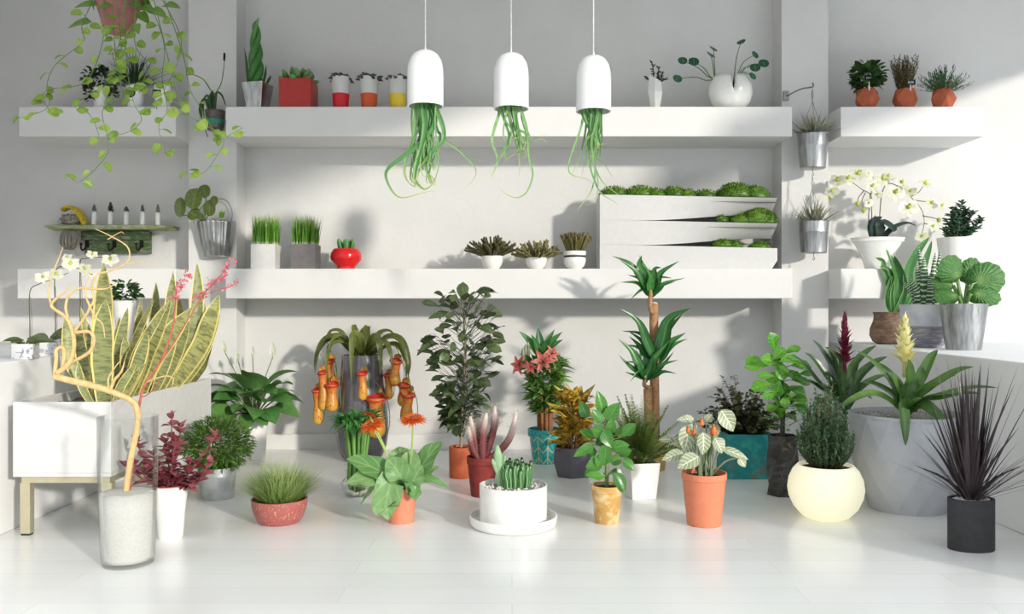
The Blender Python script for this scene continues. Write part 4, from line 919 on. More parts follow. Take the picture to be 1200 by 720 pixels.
br(b, [(87, 389, -24), (100, 371, -26), (105, 360, -28), (101, 349, -28), (101, 336, -26), (106, 318, -24)], (1.7, 1.4, 1, .5), YB_)
br(b, [(104, 362, -28), (110, 352, -24), (108, 336, -22), (114, 322, -20), (128, 318, -18), (146, 310, -16), (152, 300, -14), (148, 288, -12), (130, 277, -12), (111, 268, -12)], (1.6, 1.4, 1.2, .9, .8, .4), YB_)
br(b, [(126, 281, -12), (134, 276, -12), (142, 272, -12), (145, 274, -12)], (.6, .3), YB_)
br(b, [(146, 310, -16), (166, 307, -15), (182, 308, -14)], (.8, .3), YB_)
br(b, [(61, 360, -22), (58, 350, -22), (57, 340, -20), (60, 326, -20), (70, 300, -18), (74, 290, -18)], (1.3, 1, .4), YB_)
br(b, [(129, 459, -8), (134, 446, -10), (142, 436, -12), (146, 424, -12)], (2.2, 1.5, .6), YB_)
br(b, [(128, 459, -8), (127, 444, -6), (134, 432, -6), (140, 424, -4)], (1.6, .9, .5), YB_)
br(b, [(105, 359, -28), (112, 372, -26), (120, 380, -24), (123, 396, -22)], (1.2, .9, .5), YB_)
RT = plain('red_twig', lin(176, 92, 76), .6, 0, .2, 60)
c = Thing('blossom_branch', 'reddish branch with pink blossom sprays standing in the glass vase', 'branch', 155, dva+.01, zsand-.03)
mb = MB(); mb.tube([c.l(*p) for p in ((150, 592, 0), (155, 545, 2), (160, 500, 0), (165, 466, -2), (172, 447, 0), (186, 428, 4), (196, 405, 8), (203, 380, 10), (206, 352, 10), (207, 330, 10))], (1.8, 1.7, 1.5, 1.2, 1, .7), 8, 6); c.part('main_stem', mb, RT)
br(c, [(172, 448, 0), (182, 444, -4), (195, 441, -6), (203, 444, -8), (202, 452, -8)], (1.0, .8, .5), YB_)
br(c, [(188, 425, 4), (204, 402, 14), (222, 372, 22), (238, 346, 26), (252, 330, 28), (266, 314, 30), (272, 306, 30)], (.9, .7, .4), RT)
br(c, [(238, 346, 26), (256, 340, 26), (270, 336, 26), (278, 330, 26)], (.5, .3), RT)
br(c, [(166, 466, -2), (174, 462, 6), (184, 452, 8), (189, 440, 8)], (.7, .4), RT)
BLO = leafm('pink_petal', lin(222, 96, 116), lin(240, 160, 172), trans=.3)
def spray(pts, n, sx):
    mb = MB(); P = smooth_pts([c.l(*p) for p in pts], 6)
    for i in range(n):
        p = P[R.randrange(len(P))]+V((U(-sx, sx), U(-sx, sx), U(-sx, sx))); N = V((U(-1, 1), U(-1, .2), U(-.5, 1))).normalized(); A = N.orthogonal().normalized(); B = N.cross(A); r = U(1.4, 2.4)
        for k in range(5):
            q = 2*PI*k/5; mb.leafv(p, A*math.cos(q)+B*math.sin(q)+N*.2, N, r, r*.8, 'round', .2, .1, seg=2, cols=1)
    c.part('blossom', mb, BLO)
spray([(203, 352, 10), (208, 340, 10), (214, 330, 10), (221, 320, 10)], 85, 4.5)
spray([(230, 347, 26), (240, 344, 26), (248, 330, 27)], 70, 4.5)
spray([(248, 332, 27), (258, 326, 28), (266, 314, 30), (274, 303, 30)], 60, 3.6)
spray([(256, 340, 26), (268, 336, 26), (278, 330, 26)], 26, 2.4)

# ------------------------------------------------------------------ red-leaved plant, shrub bucket, peace lily, grass bowl
CRIM = leafm('leaf_crimson', lin(116, 46, 56), lin(178, 104, 110), vein=lin(196, 126, 132), vamt=.4, trans=.15)
t = on_floor('white_pot_plant', 'dark crimson leaved plant in tapered white pot with a thin red rim', 'potted plant', 200, 634, 13)
pot(t, 20, 13.5, 62, CERAMIC, 1.4, SOIL, 3.5, prof=[(13, 0), (14, 3), (16, 30), (18.5, 50), (20, 62)])
mb = MB(); mb.lathe([(18.6, 61.6), (20.3, 61.6), (20.3, 62.6), (18.6, 62.6), (18.6, 61.6)], 40, closed=False); t.part('rim', mb, plain('red_rim', lin(196, 110, 100), .4), label='thin red rim')
RS = plain('crimson_stem', lin(126, 60, 70), .5)
tips = [(201, 492, 0), (193, 520, 14), (206, 520, -8), (222, 545, -6), (252, 512, -8), (238, 560, -14), (180, 535, 10), (172, 552, -4), (160, 520, 8), (148, 548, 6), (186, 560, -14), (246, 545, -2), (212, 502, 8), (158, 545, -10)]
mb = MB(); sb = MB()
for x, y, dy in tips:
    e = t.l(x, y, dy); s = V((U(-5, 5), U(-5, 5), 58)); P = [s, s.lerp(e, .5)+V((0, 0, -2 if abs(x-200) < 20 else -7)), e]; sb.tube(P, (1.4, .7), 6, 4); sp = smooth_pts(P, 6)
    for k in range(3, len(sp), 2):
        a0 = U(0, 360)
        for j in range(3):
            mb.leaf(sp[k], a0+120*j+U(-20, 20), U(-5, 55), U(12, 18), U(9, 13), 'ovate', .5, .3, U(-20, 20), seg=5)
    for j in range(4): mb.leaf(e, 90*j+U(-20, 20), U(35, 75), U(9, 14), U(6, 9), 'ovate', .3, .3, seg=5)
t.part('stems', sb, RS); t.part('foliage', mb, CRIM)

t = on_floor('bucket_shrub', 'round fine-leaved green shrub in small zinc bucket', 'potted plant', 255, 588, 19)
pot(t, 21.5, 18, 37, plain('galvanised', lin(186, 190, 190), .45, .45, .16, 18), 1.2, SOIL, 4, prof=[(18, 0), (19, 12), (19.6, 12.6), (19.6, 14), (20.8, 27), (21.5, 27.6), (21.2, 29), (21.5, 37)], name='bucket')
mb = MB(); bushball(mb, (0, 0, 62), 39, 34, 31, 2600, 9, 2.6, 'lance', .35, 10, 50, .5, .2, 2, 0, 33, 1); t.part('foliage', mb, leafm('leaf_fine', lin(60, 98, 32), lin(106, 142, 58), trans=.2))
mb = MB()
for i in range(40): mb.tube([(U(-4, 4), U(-4, 4), 33), (U(-14, 14), U(-12, 12), 60)], .5, 4, 2)
t.part('stems', mb, STEM)

t = on_floor('peace_lily', 'peace lily with broad glossy leaves and white spathes in tall white pot', 'potted plant', 297, 543, 13)
pot(t, 17, 13.5, 56, CERAMIC, 1.4, SOIL, 4)
PL = leafm('leaf_lily', lin(56, 112, 50), lin(112, 158, 84), vein=lin(110, 150, 84), vamt=.5, side=8, trans=.15, rough=.3)
ll = [(-90, 52, 46), (-60, 40, 44), (-120, 42, 46), (-30, 34, 48), (-150, 30, 52), (0, 30, 50), (180, 26, 52), (30, 45, 46), (150, 48, 50), (60, 60, 44), (120, 62, 46), (90, 70, 46), (-75, 20, 40), (-105, 14, 42), (-45, 12, 44), (-135, 12, 46), (-15, 14, 46), (195, 12, 50), (-70, 74, 54), (-115, 72, 54), (20, 66, 56), (165, 62, 58), (-20, 56, 52), (205, 50, 54), (-88, 0, 34), (-70, 60, 40), (-110, 58, 40), (-50, 50, 46), (-130, 54, 46), (-95, 30, 38), (-20, 40, 44), (190, 38, 46), (-60, 8, 38), (-120, 4, 38)]
for az, el, L in ll:
    a, e = rad(az), rad(el); D = V((math.cos(a)*math.cos(e), math.sin(a)*math.cos(e), math.sin(e))); s = V((3*math.cos(a), 3*math.sin(a), 52)); q = s+D*L*.5+V((0, 0, L*.14))
    mb = MB(); mb.tube([s, s+D*L*.25+V((0, 0, L*.1)), q], .9, 5, 3); st = t.part('stalk', mb, STEM)
    mb = MB(); mb.leaf(q, az+U(-15, 15), el-12, L*.76, L*.58, 'ovate', 1.15, .15, U(-35, 35), seg=8); t.part('leaf', mb, PL, st)
SP = leafm('spathe', lin(226, 232, 206), lin(240, 242, 226), trans=.3)
for x, y, h in ((264, 402, 12), (320, 404, 14), (296, 408, 10), (279, 414, 9)):
    e = t.l(x, y+h, U(-6, 10)); s = V((U(-4, 4), 0, 52)); mb = MB(); mb.tube([s, s.lerp(e, .5)+V((0, 0, 5)), e], .55, 5, 4); st = t.part('flower_stalk', mb, STEM)
    mb = MB(); mb.leafv(e, (U(-.2, .2), -.1, 1), (0, -1, .2), h*1.3, h*.62, 'ovate', -.2, .35, seg=6); mb.tube([e+V((0, -1, 1)), e+V((0, -1, h*.6))], (.9, .5), 6, 2); t.part('spathe', mb, SP, st)

t = on_floor('pink_bowl_grass', 'fuzzy light-green grass in round speckled pink bowl', 'potted plant', 327.5, 618.5, 25)
m = NT('speckled_pink'); n = m.noise(110, 4, .6, None, .5); m.base(m.mix(m.ramp(n, .58, .64), lin(168, 92, 86), lin(206, 160, 136)), .4)
pot(t, 32, 23, 28, m.m, 1.8, SOIL, 3, prof=[(22, 0), (26, 4), (30, 13), (32, 22), (32.3, 28)], name='bowl')
mb = MB()
for i in range(1500):
    a = U(0, 360); q = math.sqrt(R.random()); e = 88-62*q*U(.6, 1); p = V((22*q*math.cos(rad(a)), 22*q*math.sin(rad(a)), 25)); mb.leaf(p, a+U(-30, 30), e, U(28, 58), .95, 'grass', U(-.2, .7), .2, seg=4, cols=1, curve=U(-.4, .4))
t.part('grass', mb, leafm('fuzzy_grass', lin(112, 150, 60), lin(172, 192, 116), tip=lin(206, 212, 160), trans=.3), kind='stuff')
# ------------------------------------------------------------------ pitcher plant, bamboo, gerbera
t = on_floor('pitcher_plant', 'pitcher plant with hanging red-lipped pitchers in tall shiny dark grey pot by the wall', 'potted plant', 424.5, 542, 22)
hp = t.l(424, 416).z
pot(t, 22, 20, hp, plain('dark_glaze', lin(112, 110, 114), .2, .55, .1, 8), 1.6, SOIL, 3, prof=[(20, 0), (24, 4), (28.5, 16), (30.5, 30), (30.5, 44), (28.5, 66), (25.5, 92), (23.5, hp)])
NEP = leafm('leaf_pitcher', lin(74, 88, 36), lin(122, 130, 62), vein=lin(150, 160, 80), vamt=.5, trans=.15, rough=.3)
m = NT('pitcher_skin'); u, v = m.uv(); n = m.noise(70, 3, .6); cc = m.mix(v, lin(216, 176, 70), lin(206, 112, 50)); m.base(m.mix(m.ramp(n, .56, .66), cc, lin(176, 52, 28)), .35); PIT = m.m
LIP = plain('pitcher_lip', lin(196, 40, 34), .3, 0, .2)
NL = [((424, 414), (421, 396), (414, 394), (412, 420), (412, 452), 12), ((432, 412), (437, 396), (444, 400), (446, 425), (445, 440), 11), ((415, 412), (400, 396), (381, 398), (371, 418), (369, 440), 13), ((440, 410), (455, 396), (470, 400), (479, 425), (478, 444), 14),
      ((418, 412), (405, 402), (388, 404), (383, 425), (382, 440), 9), ((412, 410), (400, 390), (389, 388), (383, 396), (378, 404), 8), ((430, 412), (429, 395), (430, 384), (432, 383), (433, 386), 11), ((420, 410), (417, 392), (415, 384), (415, 381), (414, 382), 9), ((436, 411), (444, 392), (455, 388), (462, 394), (465, 402), 9),
      ((410, 411), (398, 400), (384, 400), (374, 412), (370, 430), 10), ((426, 412), (425, 400), (424, 392), (427, 385), (431, 390), 9), ((444, 412), (460, 404), (472, 412), (476, 430), (476, 448), 11), ((414, 412), (404, 398), (396, 394), (388, 402), (384, 418), 10), ((433, 412), (440, 402), (452, 402), (458, 416), (460, 432), 10)]
for i, pts in enumerate(NL):
    w = pts[5]; up = i in (6, 7, 8, 10); mb = MB(); ysp = (-6, -22, -30, -34, -34) if not up else (6, 10, 16, 20, 24)
    if i in (2, 9, 3, 11, 5): ysp = (-2, -6, -8, -10, -10)
    P = [t.l(x, y, yy) for (x, y), yy in zip(pts[:5], ysp)]; c0 = V((0, 0, hp+4)); dr = [(p-c0) for p in P]
    f = V((0, -.6, 1)) if i not in (0, 1) else V((0, -1, .6)); mb.blade([V((U(-3, 3), -2, hp-3))]+P, w*.98, 'lance', f, .3, 5); t.part('leaf', mb, NEP)
PT = [(372, 458, 497, 11, -12, 2), (378, 437, 480, 10, -16, 4), (389, 451, 482, 13, -18, 0), (386, 424, 452, 11, 6, 4), (424.5, 438, 468, 10, -34, 2), (441, 467, 512, 19, -30, 0), (455, 440, 468, 9, -2, 2), (464, 424, 452, 12, -8, -4), (473, 452, 475, 12, -10, -3), (478, 463, 496, 14, -14, -5)]
for i, (x, y0, y1, w, dy, sl) in enumerate(PT):
    L = y1-y0; mb = MB(); c = t.l(x, y0, dy); r = w*.57
    pts = [c+V((-sl*.3, 0, -L)), c+V((0, 0, -L*.92)), c+V((sl*.3, 0, -L*.72)), c+V((sl*.25, 0, -L*.45)), c+V((0, 0, -L*.2)), c]
    rad_ = (r*.35, r*.8, r*.98, r*.9, r*.72, r*.78, r*.98)
    mb.tube(pts, rad_, 14, 4); p = t.part('pitcher', mb, PIT)
    lb = MB(); lb.lathe([(r*.75, -2), (r*1.0, -1.2), (r*1.18, .4), (r*1.15, 1.1), (r*.9, .6), (r*.72, -2.5)], 20, closed=False); mx = Matrix.Rotation(rad(18), 3, 'X') @ Matrix.Rotation(rad(-sl*3), 3, 'Y'); lb.v = [mx @ q+c for q in lb.v]; t.part('lip', lb, LIP, p)
    lb = MB(); lb.leafv(c+V((0, r*.9, 1)), (U(-.5, .5), .75, .7), (0, -.7, .7), r*1.5, r*1.4, 'round', -.3, .15, seg=6); t.part('lid', lb, PIT, p)
    tb = MB(); top = c+V((-3 if i % 2 else 3, 2, 22)); tb.tube([c+V((0, -r*.3, -L)), c+V((r*1.3, -2, -L*.8)), c+V((r*1.2, 0, -L*.1)), top], .45, 5, 4); t.part('tendril', tb, STEM, p)

t = on_floor('lucky_bamboo', 'bundle of green lucky bamboo stalks in small clear glass bowl', 'potted plant', 418, 584, 11)
mb = MB(); mb.lathe([(8, 0), (12, 1), (17, 8), (19, 16), (18.3, 16), (16, 8.5), (11, 2.2)], 40); t.part('bowl', mb, GLASS)
mb = MB()
for _ in range(80): a, q = U(0, 6.28), math.sqrt(R.random())*12; mb.ball((q*math.cos(a), q*math.sin(a), U(3, 7)), U(1, 1.9), n=6, m=4)
t.part('pebbles', mb, WHITEGRAVEL, kind='stuff')
BAM = leafm('bamboo_stalk', lin(84, 130, 54), lin(120, 164, 80), vein=lin(60, 100, 40), trans=0)
for i in range(22):
    a = i*137.5; q = math.sqrt((i+.5)/22); mb = MB(); x, y = q*math.cos(rad(a)), q*math.sin(rad(a)); tz = t.l(417, 494).z
    mb.tube([(x*8, y*8, 4), (x*11, y*9, tz*.28), (x*10, y*9, tz*.45), (x*13, y*12, tz*.75), (x*15.5, y*13, tz+U(-4, 3))], 1.9, 7, 3); st = t.part('stalk', mb, BAM)
    mb = MB()
    for k in range(8): mb.leaf((x*15.5, y*13, tz+U(-6, 4)), a+U(-70, 70), U(-15, 60), U(15, 27), U(6, 9), 'lance', .9, .3, seg=5)
    t.part('leaves', mb, G['bam'] if 'bam' in G else G.setdefault('bam', leafm('leaf_bamboo', lin(60, 126, 56), lin(114, 170, 92), trans=.2)), st)
mb = MB()
for i in range(90): mb.leaf((U(-11, 11), U(-9, 9), U(10, 38)), U(0, 360), U(-40, 60), U(6, 10), 3, 'lance', .5, .3, seg=3, cols=1)
t.part('lower_leaves', mb, G['bam'])

t = on_floor('gerbera', 'gerbera with two orange flowers and broad scalloped leaves in pink clay pot', 'potted plant', 470, 615, 14)
pot(t, 18, 15, 41, plain('pink_clay', lin(224, 136, 104), .7, 0, .05), 1.5, SOIL, 3, prof=[(14.5, 0), (15, .6), (16.3, 18), (18, 41)])
GER = leafm('leaf_gerbera', lin(92, 140, 76), lin(138, 174, 110), vein=lin(166, 194, 132), vamt=.38, side=6, trans=.2)
GLV = [((466, 573, -4), (452, 592, -24), (455, 608, -28), 27, (.1, -1, .35)), ((470, 574, 0), (452, 556, -8), (411, 540, -12), 24, (0, -.7, .8)), ((464, 574, -4), (440, 562, -14), (409, 566, -18), 19, (0, -.7, .8)), ((472, 574, -4), (470, 560, -14), (455, 540, -12), 24, (0, -1, .5)), ((474, 574, 0), (490, 552, 2), (515, 521, 4), 22, (-.3, -.8, .5)),
       ((474, 574, 0), (492, 560, -4), (523, 571, -10), 15, (0, -.6, .9)), ((470, 574, 6), (470, 548, 14), (468, 526, 22), 26, (.1, -1, .2)), ((472, 575, -6), (483, 566, -14), (494, 548, -12), 20, (-.2, -1, .4)), ((470, 575, 6), (490, 560, 20), (512, 548, 34), 18, (0, -.4, 1)), ((468, 575, 4), (446, 556, 18), (432, 552, 34), 18, (0, -.4, 1)), ((472, 575, -2), (478, 556, -4), (484, 530, 6), 21, (0, -1, .3)),
       ((465, 575, 2), (440, 570, 8), (424, 590, 6), 8, (-.5, -.7, .5)), ((476, 575, -6), (486, 580, -20), (480, 572, -26), 14, (.2, -.8, .7))]
for a, b, e, w, f in GLV:
    mb = MB(); P = [t.l(*q) for q in (a, b, e)]; s = V((P[0].x*.5, 0, 39)); h_ = V((P[1].x, P[1].y, 0)).normalized(); over = V((h_.x*17, h_.y*17, 50)) if b[1] > 577 else s.lerp(P[1], .5)
    mb.blade([s, over, P[1], P[1].lerp(P[2], .55)+V((0, 0, 2)), P[2]+(P[2]-P[1])*.12], w*1.25, 'obov' if 15 < w < 27 else 'ovate', f, .22, 5, wave=.14); t.part('leaf', mb, GER)
ORG = leafm('gerbera_petal', lin(226, 92, 28), lin(244, 136, 60), trans=.25)
for (x, y, x0, y0, rr, N) in ((436, 499, 462, 570, 18, (-.35, -.4, 1)), (484, 492, 474, 570, 19, (0, -.25, 1)), (433, 487, 462, 560, 11, (.3, .2, 1))):
    e = t.l(x, y, -4 if x > 432 else 10); s = t.l(x0, y0, 0); s.z = 39
    mb = MB(); mb.tube([s, s.lerp(e, .5)+V(((3 if x > 460 else 5), 0, 0)), e], (1.2, .9), 7, 5); st = t.part('flower_stalk', mb, plain('gerbera_stalk', lin(150, 176, 92), .5))
    N = V(N).normalized(); A = N.orthogonal().normalized(); B = N.cross(A); mb = MB()
    for ring, (n, k, lift) in enumerate(((30, 1, .02), (26, .86, .16), (22, .62, .4))):
        for i in range(n):
            q = 2*PI*(i+.5*ring)/n; mb.leafv(e+N*ring*.5, A*math.cos(q)+B*math.sin(q)+N*(lift+U(-.08, .08)), N, rr*k*U(.9, 1.08), rr*.2, 'lance', .25, .2, seg=4, cols=1)
    fl = t.part('flower', mb, ORG, st); 
    mb = MB(); mb.ball(e+N*1.4, rr*.26, rr*.26, rr*.16, 10, 6, .1); t.part('flower_centre', mb, plain('gerbera_eye', lin(150, 70, 26), .8, 0, .3, 200), st)

# ------------------------------------------------------------------ rubber tree, pink cactus, white dish garden
t = on_floor('rubber_tree', 'tall slim rubber tree with dull green leaves in small terracotta cylinder', 'potted plant', 540, 562, 13)
pot(t, 14, 13.5, 36, plain('rust_clay', lin(186, 92, 56), .8, 0, .1, 25, .2), 1.4, SOIL, 3)
mb = MB(); P = [(0, 0, 32), t.l(541, 500), t.l(543, 450), t.l(545, 400), t.l(542, 350)]; mb.tube(P, (1.9, 1.7, 1.3, .6), 8, 5); t.part('trunk', mb, plain('pale_bark', lin(150, 140, 118), .8, 0, .25, 90))
RUB = leafm('leaf_rubber', lin(54, 72, 44), lin(106, 124, 78), vein=lin(140, 150, 106), vamt=.4, trans=.12, rough=.35)
RUBS = [(542, 333, 14, 88), (528, 349, 17, 160), (535, 352, 13, 130), (556, 347, 17, 25)]
mb = MB(); sb = MB(); sp = smooth_pts(P, 10)
e = t.l(542, 354); mb.leaf(e, -80, 82, 24, 15, 'obov', .2, .15, seg=6)
ctr = lambda z: t.l(546, 0).x
for i in range(300):
    f = R.random()**.85; z = t.l(0, 345).z+(t.l(0, 506).z-t.l(0, 345).z)*f
    k = min(range(len(sp)), key=lambda j: abs(sp[j].z-z)); s = sp[k]; a = U(0, 360); ca = math.cos(rad(a))
    wd = (12+29*math.sin(PI*min(1, f*1.05+.06))**.75)*(1.0 if ca < 0 else .92); q = U(.25, 1)**.7; e = s+V((ca*wd*q, math.sin(rad(a))*wd*.8*q, U(4, 12)*q))
    s = s+V((0, 0, -16*q)); s.z = max(s.z, 45); s.x = s.x+(e.x-s.x)*.25*(1-f); sb.tube([s, s.lerp(e, .55)+V((0, 0, -2)), e], (.35, .2), 4, 3)
    mb.leaf(e, a+U(-45, 45), U(-25, 45), U(16, 23), U(9, 12.5), 'obov' if R.random() < .8 else 'ovate', U(.2, .9), .15, U(-60, 60), seg=5)
mb.leaf(t.l(540, 494, -3), 200, -30, 22, 11, 'ovate', .3, .2, seg=5); mb.leaf(t.l(543, 490, 3), -30, -20, 10, 6)
t.part('twigs', sb, plain('rubber_twig', lin(74, 80, 56), .7, 0, .2)); t.part('foliage', mb, RUB)

t = on_floor('pink_cactus', 'pinkish red branching column cactus with fuzzy tips in dark red clay pot', 'potted plant', 565, 584, 13)
pot(t, 18, 13, 46, plain('oxblood_clay', lin(128, 42, 36), .7, 0, .15, 20, .2), 1.6, SOIL, 4, prof=[(12.5, 0), (13.2, .8), (17, 36), (17, 37), (18, 38), (18.2, 46)])
m = NT('cactus_skin'); u, v = m.uv(); rib = m.math('ABSOLUTE', m.math('SINE', m.math('MULTIPLY', u, 8*PI))); cc = m.mix(m.ramp(v, .45, 1), lin(124, 62, 62), lin(222, 206, 198)); m.base(m.mix(m.math('MULTIPLY', m.math('SUBTRACT', 1.0, m.ramp(rib, .05, .35)), .4), cc, lin(90, 50, 50)), .7); CAC = m.m
FUZZ = leafm('spine', lin(226, 214, 204), lin(246, 240, 232), trans=.4)
for pts, r in (([(562, 540, 0), (556, 515, 0), (551, 488, 2)], 4.2), ([(560, 540, -4), (552, 520, -4), (549, 500, -2)], 3.8), ([(566, 540, -4), (566, 510, -4), (570, 484, -2)], 4.6), ([(570, 540, 2), (578, 505, 4), (580, 476, 6)], 4.6), ([(563, 540, 6), (562, 510, 8), (563, 490, 10)], 4), ([(570, 540, -2), (584, 530, -2), (598, 512, 0), (605, 484, 2)], 4.8), ([(568, 540, 4), (573, 515, 8), (586, 492, 10)], 4.2), ([(558, 542, 4), (552, 525, 8), (556, 502, 10)], 3.8)):
    P = [t.l(*p) for p in pts]; P[0].z = 40; P[0].x *= .6; mb = MB(); mb.tube(P, (r*.75, r*.9, r*.9, r*.85, r*.35), 12, 6); st = t.part('stem', mb, CAC)
    sp = smooth_pts(P, 8); mb = MB()
    for i in range(260):
        f = U(0, 1)**.55; p = sp[min(len(sp)-1, int(f*len(sp)))]; a = U(0, 2*PI); D = V((math.cos(a), math.sin(a), U(-.2, .9))).normalized(); mb.leafv(p+D*r*.7, D, D.orthogonal(), U(3, 7.5)*(.4+.7*f), .4, 'grass', .2, .1, seg=1, cols=1)
    t.part('spines', mb, FUZZ, st)

def on_saucer(): pass
ts = on_floor('saucer', 'wide shallow white saucer under the white dish garden', 'saucer', 601.5, 629, 49)
mb = MB(); mb.lathe([(47, 0), (49.5, 1.5), (51, 5), (51.5, 12.5), (50.6, 13), (49.6, 12.5), (49, 5.5), (46, 3.4), (1, 3.2)], 64); o = ts.part('dish', mb, CERAMIC); md = o.modifiers.new('edge', 'EDGE_SPLIT'); md.split_angle = rad(50)
t = Thing('dish_garden', 'white round pot of clustered ribbed green cacti standing on the white saucer', 'potted plant', 601.5, ts.d, 3.25*ts.S+.0005)
pot(t, 39.5, 39, 45, CERAMIC, 1.6, GRAVEL, 5, n=64, prof=[(38, 0), (39, 1), (39.5, 4), (39.7, 45)], dome=1)
m = NT('ribbed_cactus'); u, v = m.uv(); rib = m.math('ABSOLUTE', m.math('SINE', m.math('ADD', m.math('MULTIPLY', u, 4*PI), m.math('MULTIPLY', m.math('SINE', m.math('MULTIPLY', v, 9.0)), .5)))); m.base(m.mix(m.ramp(rib, .34, .08), lin(66, 118, 62), lin(190, 206, 168)), .5); RIB = m.m
DTIP = plain('cactus_tip', lin(44, 58, 32), .8)
for i in range(46):
    a = i*137.5; q = math.sqrt((i+.5)/46); x, y = 2+19*q*math.cos(rad(a)), 4+14*q*math.sin(rad(a)); hh = U(26, 35)*(1.08-.2*q); mb = MB(); mb.tube([(x*.93, y*.96, 39), (x*1.02, y, 39+hh*.5), (x*1.05, y*1.05, 39+hh*.85), (x*1.05, y*1.05, 39+hh)], (2.2, 2.9, 3.1, 2.9, 1), 12, 4); st = t.part('column', mb, RIB)
    if i % 2 == 0: mb = MB(); mb.ball((x*1.05, y*1.05, 39+hh), 2, 2, 1.6, 7, 5, .2); t.part('tip', mb, DTIP, st)
PADM = plain('paddle_green', lin(142, 176, 132), .5, 0, .15)
for b, c, w in (((586, 572, 2), (583, 522, 2), 7), ((588, 560, 3), (592, 534, 3), 4), ((583, 556, 1), (577, 538, 0), 3.5)):
    p, q = t.l(*b), t.l(*c); mb = MB(); mb.tube([p, p.lerp(q, .4), p.lerp(q, .75), q], (w*.45, w*.6, w*.75, w*.2), 10, 5, .6); t.part('paddle', mb, PADM)
mb = MB()
for _ in range(150): a, q = U(0, 6.28), 37*math.sqrt(R.random()); mb.ball((q*math.cos(a), q*math.sin(a), 41), U(1, 2.2), n=6, m=4)
t.part('pebbles', mb, WHITEGRAVEL, kind='stuff')

# ------------------------------------------------------------------ lily in teal pot, croton, clay pot plant, fern, dracaena
t = on_floor('lily_arrangement', 'leafy plant with pink lilies in turquoise pot with gold chevrons', 'potted plant', 638.5, 545, 15)
m = NT('chevron_teal'); u, v = m.uv(); k = m.math('FRACT', m.math('MULTIPLY', u, 9.0)); kk = m.math('ABSOLUTE', m.math('SUBTRACT', k, .5)); s_ = m.math('FRACT', m.math('SUBTRACT', m.math('MULTIPLY', v, 3.2), m.math('MULTIPLY', kk, 1.1)))
ln = m.math('MAXIMUM', m.math('LESS_THAN', s_, .14), m.math('LESS_THAN', m.math('SUBTRACT', .5, kk), .05)); ln = m.math('MULTIPLY', ln, m.math('LESS_THAN', v, .8)); pn = m.noise(60, 2); base_ = m.mix(m.ramp(pn, .3, .7), lin(22, 148, 152), lin(60, 188, 182)); m.base(m.mix(ln, base_, lin(206, 196, 150)), .35)
pot(t, 19.5, 14.5, 40, m.m, 1.5, SOIL, 4, prof=[(14.5, 0), (18, 31), (19.8, 31.6), (20.2, 39), (19.6, 40)])
mb = MB()
for i in range(9): a = i*40; mb.tube([(7*math.cos(rad(a)), 7*math.sin(rad(a)), 35), (7.5*math.cos(rad(a)), 7*math.sin(rad(a)), 60), (9*math.cos(rad(a)), 8*math.sin(rad(a)), 85)], 2.4, 7, 3)
t.part('stems', mb, plain('cane', lin(140, 92, 56), .7, 0, .25, 60))
mb = MB(); tz = t.l(0, 424).z
for i in range(560):
    f = R.random(); z = 58+(tz-58)*f; a = U(0, 360); rr = (7+14*f**.8)*U(.5, 1); mb.leaf((rr*math.cos(rad(a))*1.0, rr*.85*math.sin(rad(a)), z), a+U(-30, 30), U(-15, 60), U(11, 20), U(4, 6.5), 'lance', U(.2, .9), .3, U(-50, 50), seg=4, cols=1)
t.part('foliage', mb, leafm('leaf_lucky', lin(62, 112, 46), lin(132, 172, 84), tip=lin(140, 172, 86), trans=.2))
TOPL = leafm('leaf_crown', lin(40, 100, 50), lin(80, 140, 66), vein=lin(150, 180, 110), trans=.2)
for x, y, dy, w in ((608, 388, -4, 10), (630, 384, 4, 11), (659, 389, -2, 10), (646, 397, -8, 9), (618, 398, 8, 9), (668, 425, -4, 8), (660, 398, 10, 9), (622, 392, -10, 8), (650, 386, 8, 8)):
    c = t.l(634, 420, 0); e = t.l(x, y, dy); mb = MB(); mb.blade([c, c.lerp(e, .5)+V((0, 0, 3)), e], w*1.1, 'lance', (U(-.3, .3), -.8, .6), .35); t.part('crown_leaf', mb, TOPL)
for x, y in ((616, 410), (613, 414), (619, 408)):
    mb = MB(); e = t.l(x, y-7, -4); mb.tube([t.l(x, y+14, -4), t.l(x, y, -4), e], (1.5, 2.4, 2, .5), 7, 3); t.part('bud', mb, G['grey'])
LILY = leafm('lily_petal', lin(206, 96, 92), lin(232, 150, 140), vein=lin(180, 60, 66), vamt=.6, trans=.3)
for (x, y, dy, rr, N) in ((636, 424, -18, 17, (.1, -1, .25)), (609, 428, -12, 14, (-.6, -.8, .1)), (646, 415, -14, 12, (.5, -.8, .4)), (622, 430, -17, 11, (-.2, -1, -.1))):
    c = t.l(x, y, dy); N = V(N).normalized(); A = N.orthogonal().normalized(); B = N.cross(A); mb = MB()
    for k in range(6): q = 2*PI*k/6+.3; mb.leafv(c, A*math.cos(q)+B*math.sin(q)+N*.7, N, rr*U(.9, 1.05), rr*.42, 'lance', 1.0, .25, seg=6)
    f = t.part('flower', mb, LILY); mb = MB()
    for k in range(6): q = 2*PI*k/6; p = c+(N*.9+(A*math.cos(q)+B*math.sin(q))*.35)*rr*.6; mb.tube([c, p], .25, 4, 2); mb.ball(p, .8, n=5, m=4)
    t.part('stamens', mb, plain('stamen', lin(150, 60, 40), .7), f)

